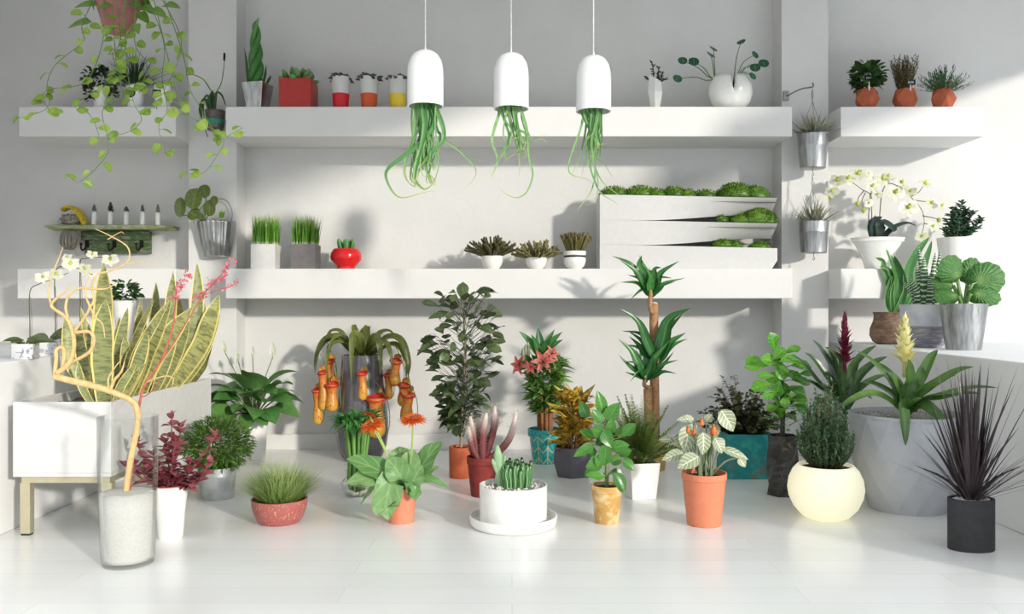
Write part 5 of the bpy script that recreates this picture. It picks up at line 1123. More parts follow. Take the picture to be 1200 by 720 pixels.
t = on_floor('croton', 'croton with mottled yellow and bronze leaves in faceted dark grey pot', 'potted plant', 671, 562, 20)
mb = MB(); n = 6; rows = []
for z, r, ph in ((0, 19, 0), (18, 24.5, 30*0), (35, 23.5, 0), (35, 21.6, 0), (29, 21.4, 0)): rows.append([V((r*1.0*math.cos(2*PI*i/n+rad(22)), r*math.sin(2*PI*i/n+rad(22)), z)) for i in range(n)])
mb.grid(rows, smooth=False, closeu=True); mb.f.append(list(range(n))[::-1]); mb.sm.append(False); t.part('pot', mb, plain('slate_pot', lin(92, 90, 98), .4, 0, .08), bevel=.002); mb = MB(); mb.disc(30, 19.5, 24, 1, .4); t.part('soil', mb, SOIL)
m = NT('leaf_croton'); u, v = m.uv(); r_, _ = m.uv('rnd'); n1 = m.noise(28, 3, .6, None, .5); c1 = m.mix(m.ramp(n1, .45, .6), lin(134, 116, 42), lin(236, 200, 78)); c1 = m.mix(m.math('MULTIPLY', r_, .4), c1, lin(96, 52, 30)); aa = m.math('ABSOLUTE', m.math('SUBTRACT', u, .5)); c1 = m.mix(m.math('MULTIPLY', m.math('SUBTRACT', 1.0, m.ramp(aa, .02, .09)), .8), c1, lin(224, 170, 60)); m.base(c1, .35); m.translucent(c1, .2); CRO = m.m
mb = MB()
for i in range(7): a = i*51; mb.tube([(5*math.cos(rad(a)), 5*math.sin(rad(a)), 30), (9*math.cos(rad(a)), 8*math.sin(rad(a)), 62), (11*math.cos(rad(a)), 9*math.sin(rad(a)), 84)], (1.5, .9), 6, 4)
t.part('stems', mb, BARK); mb = MB(); tz = t.l(0, 470).z
for i in range(95):
    f = R.random(); z = 31+(tz-31)*f; a = U(0, 360); rr = U(3, 10); mb.leaf((rr*math.cos(rad(a)), rr*math.sin(rad(a)), z), a+U(-25, 25), U(0, 50)+25*f, U(20, 30)*(1-.1*f), U(10.5, 14.5), 'lance', U(.3, 1.3), .2, U(-50, 50), seg=6, wave=.1)
for x, y in ((663, 449), (698, 450), (703, 475), (700, 490), (648, 478), (678, 455)):
    e = t.l(x, y, U(-8, 4)); s = t.l(675, 488); mb.blade([s, s.lerp(e, .5)+V((0, 0, 4)), e], 9.5, 'lance', (0, -.7, .7), .3)
t.part('foliage', mb, CRO)

t = on_floor('clay_pot_plant', 'upright plant with rounded bright green leaves in mottled yellow clay pot', 'potted plant', 711, 615.5, 13)
m = NT('yellow_clay'); n = m.noise(16, 5, .65); m.base(m.mix(m.ramp(n, .45, .62), lin(196, 152, 84), lin(222, 194, 142)), .8); m.bump(m.noise(60, 4), .25, .004)
pot(t, 18.5, 14, 44, m.m, 1.6, SOIL, 4, prof=[(13.5, 0), (14, .6), (17.3, 36), (18.4, 36.6), (18.8, 44)])
mb = MB(); mb.tube([(0, 0, 40), t.l(711, 530), t.l(710, 480)], (2.6, 2.2, 1.4), 9, 6); t.part('trunk', mb, plain('green_trunk', lin(112, 136, 74), .6, 0, .2))
ZZ = leafm('leaf_bright', lin(42, 106, 36), lin(88, 148, 56), vein=lin(140, 184, 96), vamt=.28, side=6, trans=.22, rough=.3)
ZL_ = [(704, 472, 14, 26, 100, 0), (718, 483, 24, 16, 60, -4), (738, 503, 13, 18, 45, -8), (684, 528, 11, 26, 205, -6), (696, 545, 15, 18, 190, -10), (709, 534, 15, 24, -95, -14), (727, 523, 20, 14, 15, -10), (737, 545, 12, 16, -40, -6), (727, 566, 15, 24, -60, -12), (698, 557, 12, 20, 170, -14), (688, 508, 12, 18, 150, 4), (700, 505, 14, 14, 160, -8), (728, 506, 12, 15, 80, 4), (684, 480, 12, 20, 110, 10), (716, 500, 12, 18, 80, -6), (704, 518, 12, 14, 200, 10), (722, 540, 12, 14, -10, 8), (692, 530, 12, 14, 180, 12), (733, 530, 12, 14, 20, 12), (700, 488, 12, 18, 120, -6), (712, 515, 14, 20, -60, -14), (690, 555, 10, 14, 220, 10), (724, 556, 12, 16, -30, 14), (703, 541, 12, 14, 240, -12)]
for x, y, w, h, az, dy in ZL_:
    c = t.l(x, y, dy); L = max(w, h)*1.1; W = min(w, h)*1.0; D = V((math.cos(rad(az)), U(-.35, .1), math.sin(rad(az)))).normalized(); st = c-D*L*.5; tr_ = V((U(-1, 1), 0, max(52, min(st.z-5, t.l(0, 482).z))))
    mb = MB(); mb.tube([tr_, tr_.lerp(st, .6)+V((0, 0, 1)), st], .7, 5, 3); p = t.part('twig', mb, STEM)
    mb = MB(); mb.leafv(st, D, (U(-.3, .3), -1, U(.3, .9)), L, W*1.15, 'ovate', .4, .25, seg=8); t.part('leaf', mb, ZZ, p)

t = on_floor('fern_pot', 'feathery green fern in square tapered white pot', 'potted plant', 750, 586, 15)
mb = MB(); mb.lathe([(14.5, 0), (18.2, 42), (15.9, 42), (15.6, 35)], 4, PI/4+rad(12), smooth=False); t.part('pot', mb, CERAMIC, bevel=.003)
mb = MB(); mb.disc(37, 15, 32, .5, .4, square=True, rot=PI/2+rad(12)); t.part('soil', mb, SOIL)
mb = MB()
for i in range(95):
    a = U(0, 360); e = U(30, 86); L = U(48, 88)*(.72+.28*math.sin(rad(e))); D = V((math.cos(rad(a))*math.cos(rad(e)), math.sin(rad(a))*math.cos(rad(e)), math.sin(rad(e)))); s = V((D.x*5, D.y*5, 37)); P = [s, s+D*L*.5, s+D*L+V((D.x*6, D.y*6, -6))]
    mb.tube(P, (.4, .15), 3, 3); sp = smooth_pts(P, 9); sd = V((-math.sin(rad(a)), math.cos(rad(a)), 0))
    for k in range(4, len(sp)):
        w = 13*(1-k/len(sp))+2.5
        for sg in (-1, 1):
            for jj in (0, .5):
                mb.leafv(sp[k]+D*jj*3, sd*sg+D*.55+V((0, 0, U(-.2, .3))), V((0, 0, 1)), w*U(.9, 1.2), 2.5, 'lance', .3, .1, seg=2, cols=1)
t.part('fronds', mb, leafm('leaf_fern', lin(96, 126, 52), lin(154, 172, 94), trans=.25))

t = on_floor('dracaena', 'tall dracaena with two cane trunks and three crowns of arching leaves in ochre pot', 'potted plant', 765, 553, 14)
pot(t, 17, 14, 38, plain('ochre_pot', lin(196, 160, 92), .7, 0, .12), 1.5, SOIL, 3)
CANE = plain('cane_bark', lin(168, 126, 88), .85, 0, .22, 40, .5, 120)
mb = MB(); mb.tube([(3, 2, 34), t.l(767, 440, 2), t.l(766, 356, 2)], (5.6, 5.4, 5.2), 14, 4); t.part('trunk', mb, CANE)
mb = MB(); mb.tube([(-5, -5, 34), t.l(759, 456, -5)], (5, 5), 14, 4); t.part('trunk', mb, CANE)
m = NT('wax'); 
for (x, y, dy) in ((766, 355.5, 2), (759, 454.5, -5)):
    mb = MB(); mb.ball(t.l(x, y, dy), 4.6, 4.6, 1.6, 12, 6); t.part('cut_top', mb, plain('wax_seal', lin(206, 206, 196), .4))
DRA = leafm('leaf_dracaena', lin(30, 92, 40), lin(74, 140, 62), vein=lin(118, 166, 92), vamt=.5, edge=lin(20, 66, 30), trans=.2, rough=.3)
def crown(c, items, dyb=0):
    for it in items:
        (x1, y1, x2, y2, w), dy = it[:5], U(-14, 14); s = t.l(c[0]+U(-2, 2), c[1]+U(-3, 3), c[2]); mb = MB(); a = t.l(x1, y1, c[2]+dy*.6); e = t.l(x2, y2, c[2]+dy); mb.blade([s, s.lerp(a, .5), a, e], w*1.12, 'lance', (U(-.25, .25), -.75, .65), .35, 5); t.part('leaf', mb, DRA)
mb = MB(); mb.tube([t.l(765, 368, -3), t.l(762, 362, -7), t.l(762, 350, -8), t.l(763, 338, -6)], (2, 2.6, 2.6, 2), 9, 4); t.part('shoot', mb, CANE)
crown((763, 347, -6), [(738, 310, 717, 300, 10), (744, 318, 724, 303, 9), (750, 312, 752, 299, 12), (759, 318, 748, 298, 11), (775, 320, 796, 306, 10), (780, 332, 803, 326, 7), (745, 332, 727, 331, 8), (752, 340, 738, 352, 6), (768, 316, 775, 314, 9), (762, 325, 757, 313, 11), (771, 326, 788, 326, 8), (751, 328, 735, 322, 8), (773, 336, 792, 330, 7)])
mb = MB(); mb.tube([t.l(766, 420, -2), t.l(770, 428, -8), t.l(770, 412, -9)], (2, 2.5, 2), 9, 4); t.part('shoot', mb, CANE)
crown((768, 425, -8), [(748, 378, 727, 362, 11), (785, 375, 810, 361, 17), (750, 392, 728, 388, 8), (785, 402, 804, 390, 13), (790, 404, 806, 397, 7), (752, 400, 736, 388, 8), (782, 388, 800, 368, 12), (748, 408, 732, 404, 7)])
mb = MB(); mb.tube([t.l(763, 454, -6), t.l(755, 452, -10), t.l(757, 440, -11)], (2, 2.5, 2), 9, 4); t.part('shoot', mb, CANE)
crown((757, 446, -11), [(740, 412, 724, 397, 11), (752, 410, 737, 394, 12), (738, 430, 725, 416, 9), (742, 440, 732, 436, 6), (768, 420, 786, 398, 12), (776, 428, 795, 422, 8), (778, 436, 793, 438, 6), (750, 425, 745, 408, 9), (748, 436, 738, 448, 5), (775, 430, 790, 412, 8), (762, 430, 766, 415, 10), (745, 426, 730, 424, 6)])

# ------------------------------------------------------------------ variegated alocasia, teal cube, fiddle-leaf, glowing pot
t = on_floor('variegated_plant', 'cream-veined leafy plant with small orange blooms in tall orange terracotta pot', 'potted plant', 825, 619.5, 19)
pot(t, 26, 19.5, 61, plain('orange_terracotta', lin(214, 128, 94), .65, 0, .05), 1.6, SOIL, 6, prof=[(19, 0), (19.6, .6), (25, 53), (26, 54), (26.4, 61)])
ZEB = leafm('leaf_zebra', lin(132, 146, 112), lin(164, 174, 140), vein=lin(240, 240, 214), vamt=.95, side=6, trans=.2)
for (x, y, w, h, az, dy) in ((853, 493, 19, 26, -60, -4), (807, 541, 26, 18, 200, -24), (789, 534, 25, 13, 190, -8), (806, 514, 22, 28, -100, -6), (804, 491, 20, 9, 175, 6), (825, 520, 16, 24, -90, -20), (843, 522, 18, 16, -60, -14), (862, 531, 30, 10, -15, -6), (848, 487, 12, 12, 30, 10), (831, 490, 10, 10, 60, 6), (796, 519, 16, 12, 180, 12), (780, 515, 14, 8, 175, 14), (838, 505, 12, 16, -80, 4), (812, 502, 12, 12, 140, 8), (870, 542, 10, 12, -50, -8)):
    c = t.l(x, y, dy); L = max(w, h)*1.12; W = min(w, h)*1.12; D = V((math.cos(rad(az)), -.35, math.sin(rad(az)))).normalized(); s0 = c-D*L*.5; b = V((U(-9, 9), U(-8, 6), 54)); mid = b.lerp(s0, .55)+V((0, 0, 6 if s0.z > 75 else 10))
    mb = MB(); mb.tube([b, mid, s0], (1.3, .8), 6, 5); p = t.part('stalk', mb, plain('grey_stalk', lin(120, 132, 100), .5, 0, .2) if not bpy.data.materials.get('grey_stalk') else bpy.data.materials['grey_stalk'])
    mb = MB(); mb.leafv(s0, D, (U(-.2, .3), -1, .55), L, W, 'ovate', .55, .2, seg=9, wave=.06); t.part('leaf', mb, ZEB, p)
ORB = plain('orange_bloom', lin(206, 108, 40), .5, 0, .35, 90)
for x, y, h in ((822, 494, 10), (836, 503, 14), (827, 514, 12), (806, 503, 9), (813, 506, 9)):
    b = V((U(-5, 5), U(-5, 5), 54)); e = t.l(x, y+h*.5, U(-12, 0)); mb = MB(); mb.tube([b, b.lerp(e, .5)+V((0, 0, 3)), e], .7, 5, 4); p = t.part('flower_stalk', mb, STEM); mb = MB(); mb.tube([e, e+V((.5, 0, h*.4)), e+V((0, 0, h))], (h*.28, h*.3, h*.2, .2), 9, 4); t.part('bloom', mb, ORB, p)

t = on_floor('teal_cube_plant', 'dark bushy plant with fine arching twigs in weathered turquoise cube pot', 'potted plant', 873, 562, 26)
m = NT('weathered_teal'); n = m.noise(7, 6, .7); _, _, z = m.sep(m.coord('Object')); mk = m.math('MULTIPLY', m.ramp(n, .5, .6), m.ramp(z, .16, .0)); m.base(m.mix(mk, m.mix(m.ramp(m.noise(20, 3), .4, .7), lin(26, 134, 134), lin(50, 164, 158)), lin(122, 118, 100)), .6)
pot(t, 27, 27, 51, m.m, 2, SOIL, 3, 4, rot=PI/4, smooth=False, bevel=.003)
mb = MB(); sb = MB()
for i in range(70):
    a = U(0, 360); e0 = U(15, 85); L = U(30, 60); D = V((math.cos(rad(a))*math.cos(rad(e0)), math.sin(rad(a))*math.cos(rad(e0))*.7, math.sin(rad(e0)))); s = V((D.x*16, D.y*16, 49)); e = s+D*L*.95+V((0, 0, -6*(1-D.z))); P = [s, s.lerp(e, .5)+V((0, 0, 4)), e]; sb.tube(P, (.5, .2), 4, 3); sp = smooth_pts(P, 8)
    for k in range(2, len(sp)): mb.leaf(sp[k], a+U(-100, 100), U(-20, 40), U(5, 8.5), U(5, 7.5), 'ovate', .5, .2, U(-60, 60), seg=3, cols=1)
for tip in ((833, 466), (846, 442), (860, 440), (826, 480), (840, 455)):
    e = t.l(*tip, -10); s = V((-8, 0, 60)); P = [s, s.lerp(e, .6)+V((0, 0, 8)), e]; sb.tube(P, (.5, .2), 4, 4); sp = smooth_pts(P, 9)
    for k in range(4, len(sp)): mb.leaf(sp[k], U(0, 360), U(-20, 40), U(4, 7), U(3.5, 5), 'ovate', .5, .2, seg=3, cols=1)
t.part('twigs', sb, BARK); t.part('foliage', mb, leafm('leaf_dusky', lin(50, 60, 40), lin(98, 106, 68), trans=.15))

t = on_floor('fiddle_leaf', 'fiddle-leaf fig with bright rounded leaves in tall twisted black marbled pot', 'potted plant', 917, 584, 18)
m = NT('black_marble'); n = m.noise(9, 5, .65, m.scalev(m.coord('Object'), (1.4, 1.4, .6)), 2.2); m.base(m.mix(m.ramp(n, .56, .66), m.mix(m.ramp(m.noise(22, 3), .3, .7), lin(42, 40, 40), lin(66, 64, 62)), lin(120, 106, 84)), .4)
mb = MB(); rows = []; n = 6
for j in range(9):
    f = j/8; r = 18.3 if j < 8 else 18; rows.append([V((r*math.cos(2*PI*i/n+f*1.5), r*math.sin(2*PI*i/n+f*1.5), 70*f)) for i in range(n)])
rows.append([V((15.8*math.cos(2*PI*i/n+1.5), 15.8*math.sin(2*PI*i/n+1.5), 70)) for i in range(n)]); rows.append([V((15.6*math.cos(2*PI*i/n+1.5), 15.6*math.sin(2*PI*i/n+1.5), 63)) for i in range(n)])
mb.grid(rows, smooth=False, closeu=True); mb.f.append(list(range(n))[::-1]); mb.sm.append(False); t.part('pot', mb, m.m, bevel=.002); mb = MB(); mb.disc(65, 14.5, 24, 1, .4); t.part('soil', mb, SOIL)
mb = MB(); mb.tube([(0, 0, 64), t.l(917, 470), t.l(913, 410)], (3, 2.6, 1.6), 9, 5); t.part('trunk', mb, plain('dark_bark', lin(70, 66, 62), .8))
FID = leafm('leaf_fiddle', lin(72, 148, 34), lin(124, 190, 66), vein=lin(166, 208, 110), vamt=.45, side=5, trans=.28, rough=.3)
FL = [(907, 402, 22, 14, 100), (889, 427, 28, 16, 178), (905, 422, 22, 14, 160), (925, 421, 26, 13, 20), (938, 428, 22, 13, 8), (893, 452, 22, 13, 190), (908, 442, 20, 14, -120), (926, 438, 26, 13, -10), (938, 446, 22, 12, -5), (915, 432, 24, 14, -80), (934, 458, 20, 14, -20), (903, 462, 18, 10, 200), (920, 455, 20, 12, -70), (938, 478, 16, 13, -40), (906, 478, 14, 9, 190), (930, 490, 10, 8, -40), (944, 438, 16, 9, 15), (885, 422, 20, 11, 170), (898, 440, 18, 11, 170), (912, 415, 18, 12, 60), (920, 470, 14, 10, -100), (928, 410, 18, 11, 40), (936, 468, 18, 12, 10), (912, 455, 18, 12, -100)]
for x, y, L, W, az in FL:
    dy = U(-16, 12); c = t.l(x, y, dy); D = V((math.cos(rad(az)), U(-.5, .1), math.sin(rad(az))*.7)).normalized(); s = c-D*L*.55; k = V((0, 0, max(80, min(s.z-3, t.l(0, 414).z))))
    mb = MB(); mb.tube([k, k.lerp(s, .6), s], .6, 5, 2); p = t.part('twig', mb, STEM); mb = MB(); mb.leafv(s, D, (U(-.3, .3), -.75, U(.5, 1)), L*1.15, W*1.25, 'obov', .5, .22, seg=8, wave=.1); t.part('leaf', mb, FID, p)
mb = MB()
for i in range(50): a = U(0, 360); z = U(75, 120); mb.leaf((3*math.cos(rad(a)), 3*math.sin(rad(a)), z), a, U(0, 50), U(14, 24), U(8, 11), 'obov', .5, .2, seg=5)
t.part('inner_foliage', mb, FID)

t = on_floor('glowing_pot', 'glowing cream globe pot with a dense conical green shrub', 'lamp planter', 967.5, 613, 24)
m = NT('glowing_globe'); m.base(lin(240, 235, 206), .4); m.b.inputs['Emission Color'].default_value = (*lin(250, 243, 208), 1); m.b.inputs['Emission Strength'].default_value = .4
pot(t, 31, 22, 62, m.m, 2, SOIL, 4, n=64, prof=[(21, 0), (27, 3), (36, 13), (41.5, 25), (43, 35), (41.5, 46), (37, 56), (31.5, 62)], name='globe')
mb = MB(); sb = MB(); tz = t.l(0, 443).z
for i in range(150):
    a = U(0, 360); q = math.sqrt(U(0, 1)); hh = (tz-60)*(U(.7, 1) if q < .35 else (1.02-.62*q**1.6)*U(.75, 1)); s = V((15*q*math.cos(rad(a)), 15*q*math.sin(rad(a)), 58)); e = s+V((17*q*math.cos(rad(a)), 17*q*math.sin(rad(a)), hh)); m_ = s.lerp(e, .45)+V((6*q*math.cos(rad(a)), 6*q*math.sin(rad(a)), 0)); sb.tube([s, m_, e], (.4, .2), 3, 3); sp = smooth_pts([s, m_, e], 11)
    for k in range(2, len(sp)):
        for _ in range(2): mb.leaf(sp[k], U(0, 360), U(15, 70), U(4.5, 7.5), 2.7, 'lance', .3, .3, seg=2, cols=1)
t.part('stems', sb, BARK); t.part('foliage', mb, leafm('leaf_box', lin(44, 90, 48), lin(112, 150, 106), tip=lin(160, 184, 150), trans=.12))
# ------------------------------------------------------------------ large bowl with two bromeliads
t = on_floor('bromeliad_bowl', 'very large faceted pale grey bowl planted with a red and a yellow bromeliad', 'planter', 1063, 607.5, 46)
mb = MB(); hb = t.l(0, 484).z; rows = []; n = 14
P = [(42, 0), (52, 22), (59, 46), (63, 76), (65.2, hb-3)]
for j, (r, z) in enumerate(P): rows.append([V((r*math.cos(2*PI*(i+.5*(j % 2))/n), r*.95*math.sin(2*PI*(i+.5*(j % 2))/n), z)) for i in range(n)])
vs = [p for r in rows for p in r]; fs = []
for j in range(len(P)-1):
    for i in range(n):
        k = (i+1) % n; a, b, c, d = j*n+i, j*n+k, (j+1)*n+i, (j+1)*n+k
        fs += [(a, b, c), (b, d, c)] if j % 2 == 0 else [(a, b, d), (a, d, c)]
mb.add(vs, fs+[tuple(range(n-1, -1, -1))], smooth=False)
mb.lathe([(65, hb-3.2), (65.5, hb), (63, hb), (62.4, hb-9)], 56, sy=.95, closed=False, smooth=False)
t.part('bowl', mb, plain('pale_concrete', lin(190, 192, 197), .5, 0, .05, 8)); mb = MB(); mb.disc(hb-7, 62.8, 48, 3, .6, 1, .95); t.part('soil', mb, GRAVEL)
mb = MB()
for _ in range(420): a, q = U(0, 6.28), 60*math.sqrt(R.random()); mb.ball((q*math.cos(a), q*.94*math.sin(a), hb-5.5), U(1.2, 2.8), n=6, m=4, bump=.2)
t.part('pebbles', mb, plain('pebble', lin(168, 164, 160), .8, 0, .4, 90), kind='stuff')
BRO = leafm('leaf_bromeliad', lin(60, 98, 42), lin(100, 138, 66), vein=lin(120, 150, 84), vamt=.3, tip=lin(70, 104, 50), trans=.2, rough=.3)
BRD = leafm('leaf_bromeliad_dark', lin(40, 72, 40), lin(76, 108, 58), vein=lin(110, 140, 84), vamt=.3, trans=.15, rough=.3)
def brom(c, dyc, leaves, m, tip, spike, sm, nm):
    base = t.l(c[0], c[1], dyc); base.z = hb-6; mb = MB(); mb.tube([base, base+V((0, 0, 26))], (4, 3), 10, 3); st = t.part('stem', mb, m, label=nm+' bromeliad')
    for (x1, y1, x2, y2, w, dy) in leaves:
        mb = MB(); a = t.l(x1, y1, dyc+dy*.6); e = t.l(x2, y2, dyc+dy); s = base+V((U(-2, 2), U(-2, 2), U(2, 12))); mb.blade([s, s.lerp(a, .5)+V((0, 0, 5)), a, a.lerp(e, .55)+V((0, 0, 3)), e], w*1.38, 'strap', (U(-.2, .2), -.55, .85) if y2 < c[1]+12 else (.1, -1, .25), .35, 5); t.part('leaf', mb, m, st)
    top = t.l(*tip, dyc-4); bot = t.l(tip[0], spike, dyc-4); H_ = (top-bot).z; mb = MB(); n = 40; k_ = .3 if nm[0] == 'r' else .42
    for i in range(n):
        f = i/n; a = i*137.5; p = bot+(top-bot)*f*.9; mb.leaf(p, a, 38+40*f, (H_*k_)*(1.0-.4*f)*U(.9, 1.15), (9 if nm[0] == 'r' else 13)*(1-.35*f), 'lance', -.35+.9*(1-f)*U(.5, 1), .35, seg=5)
    mb.tube([bot+V((0, 0, -14)), top-V((0, 0, 6))], (2.5, 1.2), 7, 3); t.part('flower_spike', mb, sm, st)
brom((990, 480), 36, [(968, 440, 943, 413, 9, 6), (975, 432, 952, 398, 9, 10), (960, 450, 930, 416, 8, 4), (985, 425, 966, 407, 9, -6), (1000, 430, 1027, 405, 9, 8), (1008, 440, 1040, 418, 10, 0), (965, 458, 938, 446, 8, 2), (1012, 452, 1042, 440, 8, -4), (980, 440, 972, 410, 9, 16), (998, 440, 1010, 412, 8, 16), (972, 470, 950, 478, 8, -14), (1005, 465, 1022, 468, 8, -16), (990, 455, 985, 432, 9, -14)], BRD, (990, 367), 428, leafm('spike_crimson', lin(92, 20, 44), lin(140, 44, 70), trans=.1), 'red-spiked')
brom((1060, 486), -20, [(1036, 440, 1004, 412, 10, 4), (1020, 462, 982, 480, 10, -8), (1058, 478, 1061, 523, 12, -54), (1080, 440, 1099, 410, 11, 0), (1100, 448, 1141, 430, 10, -32), (1108, 462, 1170, 455, 9, -66), (1088, 478, 1124, 520, 12, -34), (1048, 445, 1022, 425, 10, 12), (1066, 448, 1064, 421, 12, -12), (1076, 452, 1082, 430, 10, -10), (1098, 468, 1150, 462, 9, -50), (1042, 460, 1010, 448, 9, 12), (1084, 458, 1120, 440, 10, -16), (1052, 455, 1040, 436, 10, -8)], BRO, (1060, 373), 428, leafm('spike_yellow', lin(232, 224, 140), lin(246, 242, 200), tip=lin(240, 236, 190), trans=.3), 'yellow-spiked')

# ------------------------------------------------------------------ black grass-like plant
t = on_floor('black_spike_plant', 'spiky blackish purple plant in oval black concrete pot with white gravel', 'potted plant', 1138, 649, 18)
pot(t, 26.5, 26.5, 60, plain('black_concrete', lin(52, 52, 54), .75, 0, .12, 40, .4, 120), 3, WHITEGRAVEL, 3, n=56, sx=1.0, sy=.68, prof=[(26, 0), (26.5, 1), (26.5, 59), (26.2, 60)])
mb = MB()
for _ in range(120): a, q = U(0, 6.28), 21*math.sqrt(R.random()); mb.ball((q*math.cos(a), q*.66*math.sin(a), 58), U(1, 2.2), n=6, m=4)
t.part('pebbles', mb, WHITEGRAVEL, kind='stuff')
mb = MB(); tuft(mb, (0, 0, 56), 82, 7, 165, 5, 17, .12, 'taper', 6, .45, 2); tuft(mb, (0, 0, 56), 58, 8, 112, 2.6, 58, .4, 'taper', 6, .55, 2, .3)
for x, y in ((1131, 425), (1190, 448), (1104, 455), (1080, 505), (1070, 545), (1200, 545), (1195, 500), (1150, 440), (1118, 440)):
    e = t.l(x, y, U(-20, 10)); s = V((U(-4, 4), U(-4, 4), 56)); mb.blade([s, s.lerp(e, .5)+V((0, 0, 6)), e], 4.5, 'taper', (.2, -1, .2), .3)
t.part('foliage', mb, leafm('leaf_black', lin(36, 28, 32), lin(72, 56, 62), vein=lin(96, 80, 84), vamt=.3, trans=.05, rough=.3))

# ------------------------------------------------------------------ right counter and the shelf above it
t = on_floor('fan_plant', 'large-lobed crinkled green fan plant in brushed zinc pot on the counter', 'potted plant', 1129, 411, 18, None, ZK)
pot(t, 26, 19, t.l(0, 356).z, ZINC, 1.4, SOIL, 3)
m = NT('leaf_crinkle'); u, v = m.uv(); r_, _ = m.uv('rnd'); fan = m.math('ADD', m.math('MULTIPLY', m.math('SINE', m.math('MULTIPLY', u, 40*PI)), .45), m.math('MULTIPLY', m.noise(80, 3), 2.0)); c1 = m.mix(r_, lin(54, 108, 44), lin(80, 134, 60)); c1 = m.mix(m.math('MULTIPLY', m.ramp(m.noise(90, 3, .6), .5, .7), .45), c1, lin(140, 178, 104)); c1 = m.mix(m.math('MULTIPLY', m.math('SUBTRACT', 1.0, m.ramp(v, .0, .45)), .5), c1, lin(160, 186, 116)); m.base(c1, .45); m.bump(fan, .5, .006); m.translucent(c1, .15); FANM = m.m
def fanleaf(x, y, rx, ry, az, dy):
    """a thick scalloped lobe: closed shape with ruffled rim"""
    hp_ = t.l(0, 356).z; c = t.l(x, y, dy); b = V((U(-4, 4), U(-3, 3), hp_-3)); dirv = (c-b); dirv.y = 0; ang = rad(az); D = V((math.cos(ang), -.15, math.sin(ang))).normalized(); N = V((.15, -1, .3)); N = (N-D*N.dot(D)).normalized(); S_ = D.cross(N)
    st = c-D*rx*.95; mb = MB(); mb.tube([b, b.lerp(st, .6)+V((0, 0, -2)), st+D*2], (2.4, 2), 8, 4); p = t.part('stalk', mb, plain('pale_stalk', lin(112, 150, 80), .5) if not bpy.data.materials.get('pale_stalk') else bpy.data.materials['pale_stalk'])
    mb = MB(); nr, na = 7, 44; front, back, uvs = [], [], []
    for j in range(nr+1):
        q = j/nr; rf, rb_, uu = [], [], []
        for i in range(na+1):
            a = -3.1+6.2*i/na; k = 1+.035*math.sin(a*11)*q; px_ = st+D*(rx*.98*(1-q*0)) ; v2 = c-D*rx*.5*(1-q); p_ = v2+(D*(math.cos(a)*rx)+S_*(math.sin(a)*ry))*q*k
            dome = N*(-(q**2.5)*7+.3*math.sin(a*26)*q+1.8)
            rf.append(p_+dome); rb_.append(p_+dome-N*(2.6*(1-q**4)+.5)); uu.append((i/na, q))
        front.append(rf); back.append(rb_); uvs.append(uu)
    mb.grid(front, uvs, r=.5); mb.grid([r[::-1] for r in back], [r[::-1] for r in uvs], r=.2); mb.grid([front[-1], back[-1]], [uvs[-1], uvs[-1]], r=.5); t.part('leaf', mb, FANM, p)
for a in ((1118, 316, 17, 19, 112, 4), (1157, 326, 21, 20, 24, -4), (1139, 318, 16, 13, 72, 8), (1108, 332, 13, 12, 165, 8), (1112, 347, 15, 10, 178, -8), (1155, 346, 19, 12, -6, -12)): fanleaf(*a)

t = on_floor('striped_pot_plant', 'spotted aloe and white-banded haworthia in rounded grey pot with dark striped base', 'potted plant', 1085, 408, 17, None, ZK)
hz = t.l(0, 357).z
m = NT('striped_pot'); u, v = m.uv(); nn = m.noise(16, 4, .6, m.scalev(m.coord('Object'), (1, 1, 6))); lo_ = m.math('LESS_THAN', v, .5); stp = m.math('LESS_THAN', m.math('FRACT', m.math('MULTIPLY', v, 9.0)), .16); dk = m.mix(m.ramp(nn, .35, .65), lin(120, 118, 134), lin(170, 166, 168)); dk = m.mix(m.math('MULTIPLY', stp, .4), dk, lin(90, 88, 100)); m.base(m.mix(lo_, m.mix(m.ramp(m.noise(8, 3), .4, .6), lin(196, 198, 204), lin(216, 216, 218)), dk), .55)
pot(t, 29, 17, hz, m.m, 1.6, GRAVEL, 3, prof=[(16.5, 0), (20.5, 5), (24, 12), (26, 24), (27.5, hz*.75), (29, hz)])
HAW = NT('leaf_banded'); u, v = HAW.uv(); bd = HAW.math('SINE', HAW.math('MULTIPLY', HAW.math('ADD', v, HAW.math('MULTIPLY', HAW.noise(30, 2), .05)), 2*PI*13)); HAW.base(HAW.mix(HAW.ramp(bd, .45, .75), lin(54, 100, 58), lin(214, 222, 196)), .45)
for x, y, bx, w, dy in ((1083, 300, 1082, 11, -12), (1074, 308, 1079, 8, -8), (1096, 296, 1090, 8, -4), (1102, 292, 1094, 7, 0), (1058, 328, 1074, 7, -6), (1066, 322, 1076, 8, -14), (1105, 318, 1094, 8, -10), (1090, 320, 1088, 8, -16), (1077, 290, 1084, 8, 8), (1100, 330, 1090, 7, -14)):
    b = t.l(bx, 352, dy*.5); b.z = hz-3; e = t.l(x, y, dy); mb = MB(); mb.tube([b, b.lerp(e, .45)+V(((e.x-b.x)*-.12, -2, 2)), b.lerp(e, .8), e], (w*.5, w*.5, w*.42, w*.25, .3), 9, 5, .5); t.part('leaf', mb, HAW.m)

